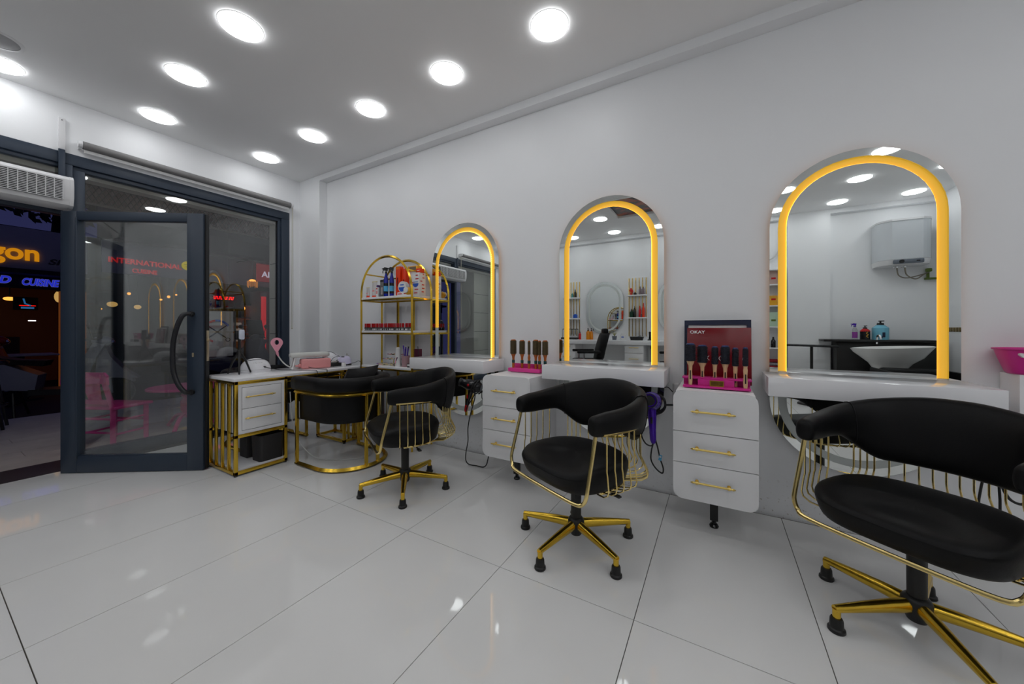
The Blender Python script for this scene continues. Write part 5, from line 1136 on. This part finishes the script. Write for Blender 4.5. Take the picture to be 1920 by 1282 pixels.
# scooters parked on the street
def scooter(label, loc, rz, body):
    t = thing('motor_scooter', label, 'scooter', loc, rz, 'parked motor scooters')
    for x, nm in ((-.62,'wheel'),(.66,'wheel')):
        w_ = obj(nm, MB().lathe([(.15,-.05),(.235,-.055),(.25,0),(.235,.055),(.15,.05)],(x,0,.25),28,rot=(R(90),0,0)), tyre_m, t); obj('rim', MB().lathe([(0,-.04),(.155,-.045),(.155,.045),(0,.04)],(x,0,.25),20,rot=(R(90),0,0)), silver_m, w_)
    obj('rear_body', MB().prism([(-.95,.62),(-.85,.78),(-.30,.74),(-.02,.58),(-.05,.36),(-.35,.40),(-.62,.50)],lambda p:(p[0],-.15,p[1]),lambda p:(p[0],.15,p[1])), body, t)
    obj('seat', MB().prism([(-.90,.79),(-.86,.88),(-.45,.86),(-.20,.80),(.05,.78),(.02,.70),(-.3,.745)],lambda p:(p[0],-.14,p[1]),lambda p:(p[0],.14,p[1])), leather_m, t)
    obj('floor_board', MB().prism([(-.10,.30),(.35,.28),(.40,.36),(-.10,.38)],lambda p:(p[0],-.18,p[1]),lambda p:(p[0],.18,p[1])), blackpl_m, t)
    obj('front_shield', MB().prism([(.30,.34),(.42,.40),(.52,.78),(.62,1.0),(.50,1.02),(.40,.80)],lambda p:(p[0],-.20,p[1]),lambda p:(p[0],.20,p[1])), body, t)
    obj('front_fairing', MB().prism([(.50,.50),(.95,.46),(.80,.60),(.66,.80),(.60,.98),(.52,.78)],lambda p:(p[0],-.12,p[1]),lambda p:(p[0],.12,p[1])), body, t)
    obj('mudguard', MB().prism([(.42,.40),(.52,.54),(.72,.57),(.88,.48),(.90,.40),(.80,.46),(.66,.51),(.54,.47)],lambda p:(p[0],-.08,p[1]),lambda p:(p[0],.08,p[1])), body, t)
    obj('handlebar', MB().tube(cat_pts([(.40,-.36,1.04),(.48,-.22,1.08),(.54,0,1.06),(.48,.22,1.08),(.40,.36,1.04)],5),.016,8), blackpl_m, t); obj('head_cowl', MB().ball((.56,0,1.04),.12,(1,1.1,.7),16), body, t); obj('headlamp', MB().ball((.66,0,1.03),.055,(.6,1.4,.7),12), chrome_m, t)
    obj('wind_screen', MB().prism([(.58,1.08),(.50,1.42),(.47,1.42),(.54,1.08)],lambda p:(p[0],-.18,p[1]),lambda p:(p[0],.18,p[1])), blackgl_m, t)
    for s in (-1,1): m_ = obj('mirror_stalk', MB().tube([(.50,s*.22,1.08),(.48,s*.30,1.25)],.007,6), blackpl_m, t); obj('wing_mirror', MB().ball((.48,s*.32,1.28),.055,(.3,1.2,.8),10), blackpl_m, m_)
    obj('fork', MB().tube([(.60,-.07,.95),(.66,-.07,.25)],.02,8).tube([(.60,.07,.95),(.66,.07,.25)],.02,8), silver_m, t); obj('stand', MB().tube([(-.25,-.10,.34),(-.20,-.22,0)],.014,6).tube([(-.25,.10,.34),(-.20,.22,0)],.014,6), blackpl_m, t)
    return t
scooter('silver motor scooter parked across the street from the open doorway', (-5.7,-.35,-.12), R(68), silver_m)
scooter('dull red motor scooter at the far edge of the doorway view', (-7.1,-1.2,-.12), R(80), redbike_m)
scooter('dark silver scooter seen dimly through the glass door', (-5.75,1.95,-.12), R(110), mat('dark_bike_paint',(.06,.06,.075),.3,.3))

# ------------------------------------------------------------------ the cafe front across the street
XF = -8.5
b = MB().span((XF-.3,.72,2.95),(XF,12,7.5)).span((XF-.3,-9,2.95),(XF,.72,3.0)).span((XF-.3,-9,-.2),(XF,-4.2,2.95)).span((XF-.3,.52,-.2),(XF-.0,.72,2.95)).span((XF-2.6,-9,-.2),(XF-2.5,12,2.95)).span((XF-2.5,-9,-.2),(XF-.3,12,-.12)).span((XF-2.5,-9,2.95),(XF-.3,12,3.0)).span((XF-.3,4.6,-.2),(XF,12,2.95))
cafe = thing('cafe_building', 'dark cafe front across the street with lit signs', 'building', (XF,0,0))
o = obj('facade', b, facade_m, cafe); o.location = (-XF,0,0)
for k, y in enumerate((2.0,3.6,5.2)):
    wf = obj('window', MB().ring([(-.55,-.75),(.55,-.75),(.55,.75),(-.55,.75)],[(-.48,-.68),(.48,-.68),(.48,.68),(-.48,.68)],lambda p:(.0,y+p[0],4.6+p[1]),lambda p:(.06,y+p[0],4.6+p[1])), fascia_m, cafe)
    obj('window_pane', MB().span((.0,y-.48,3.92),(.02,y+.48,5.28)), blackgl_m, wf)
obj('fascia', MB().span((0,-9,2.22),(.06,.52,2.98),bev=.005), fascia_m, cafe)
obj('fascia', MB().span((0,.72,2.30),(.06,4.6,2.98),bev=.005), fascia_m, cafe, label='fascia board behind the red letters')
obj('awning', MB().prism([(0,2.98),(.75,2.98),(.80,2.90),(0,3.5)],lambda p:(p[0],.72,p[1]),lambda p:(p[0],12,p[1])), canopy_m, cafe)
obj('awning', MB().prism([(0,2.10),(.30,2.12),(.30,2.20),(0,2.22)],lambda p:(p[0],-9,p[1]),lambda p:(p[0],.52,p[1])), canopy_m, cafe)
obj('sign_band', MB().span((0,-9,1.86),(.05,.52,2.10),bev=.004), canopy_m, cafe)
obj('glowing_back_wall', MB().span((-2.49,-4,-.1),(-2.45,.50,2.4)), g_inside, cafe); obj('door_jamb', MB().span((-.25,.20,-.12),(.0,.52,1.86)), glow('glowing_jamb', S(220,120,50), .12), cafe)  # back wall and jamb glow themselves, standing in for lamplight on them
obj('service_bar', MB().span((-1.3,-3.2,-.12),(-.8,-.2,.95),bev=.01), canopy_m, cafe)
t = thing('orange_sign', 'lit orange lettering on the grey fascia across the street', 'sign', (XF+.061,-1.45,2.36)); text('lettering', 'gon', .40, (0,1.39,.03), FACE_X, g_orange, t, .03, align='RIGHT', off=.010, sx=.92)
t = thing('grey_sign', 'dim dark lettering at the end of the grey fascia', 'sign', (XF+.061,.03,2.32)); text('lettering', 'SINC', .15, (0,.0,.03), FACE_X, mat('dark_letter',(.015,.015,.018),.5), t, .01, shear=.25, off=.004, sx=1.3)
t = thing('blue_sign', 'lit blue slanted CUISINE lettering over the cafe door', 'sign', (XF+.051,-.27,1.93)); text('lettering', 'CUISINE', .175, (.012,.0,.0), FACE_X, g_blue, t, .012, shear=.22, off=.005, sx=.66); text('letter_rim', 'CUISINE', .175, (.0,.0,.0), FACE_X, g_edge, t, .003, shear=.22, off=.011, sx=.66)
t = thing('blue_sign', 'lit blue slanted letter D at the edge of the photo', 'sign', (XF+.051,-.53,1.945)); text('lettering', 'D', .175, (.012,.14,.0), FACE_X, g_blue, t, .012, shear=.22, off=.006, sx=.92, align='RIGHT'); text('letter_rim', 'D', .175, (0,.14,.0), FACE_X, g_edge, t, .003, shear=.22, off=.012, sx=.92, align='RIGHT')
t = thing('red_sign', 'lit red INTERNATIONAL CUISINE lettering seen through the glass door', 'sign', (XF+.061,.80,2.40)); text('lettering', 'INTERNATIONAL', .155, (0,0,.13), FACE_X, g_red, t, .012, off=.003, sx=.98); text('lettering', 'CUISINE', .13, (0,.36,-.05), FACE_X, g_red, t, .012, off=.002, sx=.85)
t = thing('red_shop_sign', 'red shop sign with white letters beyond the window pier', 'sign', (XF+.45,3.38,2.40))
obj('sign_box', MB().span((-.06,.05,.0),(.0,2.2,.48),bev=.006), g_redsoft, t); text('lettering', 'AKE', .22, (.004,.16,.13), FACE_X, glow('lit_pale_letters',(.8,.75,.9),.45), t, .006, off=.004)
obj('wall_bracket', MB().span((-.45,.3,.1),(-.05,.36,.3)), canopy_m, t)
t = thing('lit_tube', 'short white lit tube above the red shop sign', 'lamp', (XF+.5,3.45,3.02)); obj('tube', MB().cyl((0,.0,0),(0,.32,-.02),.018,10), g_white, t); obj('bracket', MB().span((-.45,.15,-.01),(-.01,.17,.01)), canopy_m, t)
t = thing('red_kiosk', 'tall red lit kiosk panel beside the far shop', 'kiosk', (XF+.35,3.42,-.12)); obj('cabinet', MB().span((-.3,.0,0),(.28,1.5,2.25),bev=.02), mat('kiosk_red',S(110,10,18),.35), t); obj('lit_edge', MB().span((.281,.02,.1),(.292,.14,2.1)), glow('kiosk_edge',S(200,16,30),.55), t); obj('dial', MB().cyl((.28,.36,1.75),(.30,.36,1.75),.09,20), mat('kiosk_dial',(.18,.16,.16),.4), t)
t = thing('red_neon_board', 'glowing red message board in a far shop window', 'sign', (XF+.1,2.35,1.70)); obj('board', MB().span((-.05,0,-.30),(.03,.92,.40),bev=.01), mat('board_dark_red',S(50,6,10),.5), t); 
for y0, y1, n_ in ((.24,.42,5),(.47,.68,6)):
    for q in range(n_):
        w_ = (y1-y0)/n_; y = y0+w_*q; obj('neon_letter', MB().span((.031,y+w_*.12,.17),(.042,y+w_*.42,.25)).span((.031,y+w_*.42,.17+.05*(q%2)),(.042,y+w_*.88,.19+.06*(q%2))), g_redneon, t)
for y in (.1,.24,.38,.52,.66,.80): obj('dark_bottle', MB().lathe([(0,-.28),(.04,-.28),(.04,-.10),(.015,-.05),(0,-.02)],(.06,y,0),10), mat('navy_glass',(.01,.015,.04),.2) if y == .1 else MATS['navy_glass'], t)
t = thing('display_case', 'warm lit display case in a far shop', 'display case', (XF+.1,3.02,.55)); obj('case', MB().ring([(0,0),(.52,0),(.52,1.25),(0,1.25)],[(.05,.05),(.47,.05),(.47,1.20),(.05,1.20)],lambda p:(-.2,p[0],p[1]),lambda p:(.05,p[0],p[1])), canopy_m, t)
obj('back', MB().span((-.2,.04,.04),(-.19,.48,1.21)), glow('case_glow',S(150,70,50),.10), t)  # back panel glows itself, in place of warm light falling on it
for z in (.25,.45,.65,.85): 
    obj('shelf', MB().span((-.18,.05,z),(.03,.47,z+.02)), fascia_m, t); 
    for q in range(5): obj('item', MB().lathe([(0,0),(.025,0),(.03,.06),(.012,.12),(0,.13)],(-.06,.09+.085*q,z+.021),8), mat('case_item_%d' % q,[(.35,.10,.06),(.30,.22,.12),(.2,.2,.22),(.35,.05,.05),(.25,.16,.2)][q],.4) if z == .25 else MATS['case_item_%d' % q], t)
obj('lamp', MB().ball((-.05,.25,1.12),.05), g_warm, t)
t = thing('price_board', 'white paper notice with red print in a far shop window', 'notice', (XF+.12,2.98,1.0)); obj('sheet', MB().span((0,-.05,-.22),(.01,.22,.28)), glow('glowing_notice_paper',(.8,.6,.5),.16), t); obj('print', MB().span((.011,.0,.0),(.014,.17,.04)).span((.011,.02,.12),(.014,.15,.2)), red_m, t)  # paper given a faint glow in place of light falling on it
# scissors board
t = thing('scissors_board', 'white hanging board with crossed scissors and red and blue arcs outside the window', 'sign', (-2.62,.545,1.05)); t.rotation_euler = (0,0,0)
obj('board', MB().box((0,0,0),(.02,.34,.56),bev=.008), mat('board_white',(.42,.41,.42),.5), t); obj('hanger', MB().tube([(0,-.12,.28),(0,-.12,1.34)],.003,6).tube([(0,.12,.28),(0,.12,1.34)],.003,6), cord_m, t)
b = MB()
for s in (-1,1): b.tube([(.012,s*.12,.12),(.012,-s*.05,-.02),(.012,-s*.09,-.05)],[.004,.008,.005],6).tube([(.012,-s*.11+.022*cos(a),-.075+.022*sin(a)) for a in [2*pi*q/14 for q in range(14)]],.004,6,closed=True)
obj('scissors', b, navy_m, t)
def arc(r, a0, a1, w): return MB().tube([(.012,r*cos(R(a0+(a1-a0)*q/14)),.03+r*sin(R(a0+(a1-a0)*q/14))) for q in range(15)],w,6)
obj('blue_arc', arc(.13,30,100,.012), midblue_m, t); obj('red_arc', arc(.13,100,250,.012), red_m, t)
# lanterns and small lights in the cafe
def lantern(label, y, z, r, m, dx=-1.2, s=(1,1,1)):
    t = thing('lantern', label, 'lamp', (XF+dx,y,z)); obj('shade', MB().ball((0,0,0),r,s,16), m, t); obj('drop_cord', MB().cyl((0,0,r*s[2]*.9),(0,0,2.94-z),.008,6), cord_m, t); obj('collar', MB().cyl((0,0,r*s[2]*.85),(0,0,r*s[2]*1.1),r*.3,12), canopy_m, t)
lantern('warm square lantern nearest the doorway edge in the cafe', -.28, 1.72, .055, g_warm, s=(1,1.5,.7))
lantern('pale round lamp shade inside the cafe door', .22, 1.76, .09, g_warmd, dx=-.35, s=(.5,.7,1.3))
lantern('green lantern deep inside the cafe', -.62, 1.64, .06, g_green, dx=-1.0, s=(1,.9,1.3))
for k, (y, z, r, m, s) in enumerate(((.98,1.66,.15,g_warmd,(1,1.1,.75)),(1.38,1.62,.12,g_warmd,(1,1,.8)),(1.24,1.92,.06,g_warm,(1,1,1)),(1.78,1.82,.05,g_warm,(1,1,.8)),(1.92,1.90,.06,g_warm,(1,1,1)),(2.06,1.96,.04,g_warm,(1,1,1)),(3.15,1.82,.06,g_warm,(1,1,1)),(2.75,1.82,.05,g_warm,(1,1,.8)),(.80,1.55,.05,g_warm,(1,1.3,.8)))):
    lantern(['large oval amber lamp seen through the glass door','paler amber lamp beside the large oval one','small warm lamp above the pale amber lamp','low warm lamp in the middle of the door glass','warm lamp next to the low one in the door glass','small high lamp in the middle of the door glass','warm lamp seen near the pull handle','dim warm lamp seen left of the pull handle','small low amber lamp at the stile of the glass door'][k], y, z, r*.52, m, dx=-.5, s=s)
t = thing('chandelier', 'amber glass fringe chandelier seen high in the shop window', 'lamp', (XF+.9,3.12,2.33)); 
obj('crown', MB().lathe([(0,.05),(.05,.04),(.08,.0),(.0,.0)],n=16), g_warm, t)
for q in range(14):
    a = 2*pi*q/14; obj('fringe', MB().cyl((.09*cos(a),.11*sin(a),.0),(.09*cos(a),.11*sin(a),-.13-.02*(q%3)),.007,6), glow('amber_fringe',S(230,140,30),.35) if q == 0 else MATS['amber_fringe'], t)
obj('drop_rod', MB().cyl((0,0,.05),(0,0,.56),.01,6).cyl((0,0,.56),(-.9,0,.56),.012,6), canopy_m, t)
t = thing('screen', 'small blue lit screen inside the cafe', 'screen', (XF-.9,-.12,1.62)); obj('panel', MB().box((0,0,0),(.04,.30,.26),bev=.01), canopy_m, t); obj('picture', MB().tube([(.022,-.03,.10),(.022,-.01,.0),(.022,.06,-.04)],.012,6), g_screen, t); obj('picture', MB().box((.022,.02,-.085),(.006,.16,.035),bev=.002), g_screen, t); obj('picture', MB().box((.022,.02,-.04),(.005,.20,.012),bev=.002), g_redneon, t)
t = thing('strip_light', 'small white strip light low inside the cafe', 'lamp', (XF-.4,-.10,1.27)); obj('tube', MB().cyl((0,-.045,0),(0,.045,0),.010,8), g_white, t); obj('clip', MB().box((-.02,0,0),(.02,.05,.02)), canopy_m, t)
t = thing('cafe_table', 'pale topped cafe table under the awning across the street', 'table', (-7.7,-.35,-.12)); obj('table_top', MB().box((0,0,.78),(.6,.75,.03),bev=.008), mat('pale_table',(.30,.27,.33),.5), t); obj('post', MB().cyl((0,0,.03),(0,0,.77),.04,12), canopy_m, t); obj('foot', MB().lathe([(0,0),(.25,0),(.24,.03),(.05,.05),(0,.05)],n=20), canopy_m, t)
# trees over the roofs
for k, (y, z, r) in enumerate(((-2.0,4.4,1.3),(.9,4.7,1.1))):
    t = thing('street_tree', ('dark tree crown above the awning in the dusk','second dark tree crown beyond the door post')[k], 'tree', (XF-3.2,y-.4,-.1)); rnd = random.Random(k)
    obj('trunk', MB().tube([(0,0,0),(.05,0,2),(0,.1,4.2)],[.16,.13,.07],10), canopy_m, t)
    b = MB()
    for q in range(500):
        v = Vector((rnd.gauss(0,1),rnd.gauss(0,1),rnd.gauss(0,1))).normalized()*r*rnd.uniform(.3,1)**.5; u = Vector((rnd.uniform(-1,1),rnd.uniform(-1,1),rnd.uniform(-1,1))).normalized()*.16; w_ = u.orthogonal().normalized()*.07; c_ = Vector((0,0,z))+Vector((v.x,v.y,v.z*.8))
        b.sheet([[c_-u,c_-u*.9],[c_-w_,c_+w_],[c_+u*.9,c_+u]])
    obj('foliage', b, mat('night_leaves_%d' % k,(.02,.035,.02),.8), t, kind='stuff')
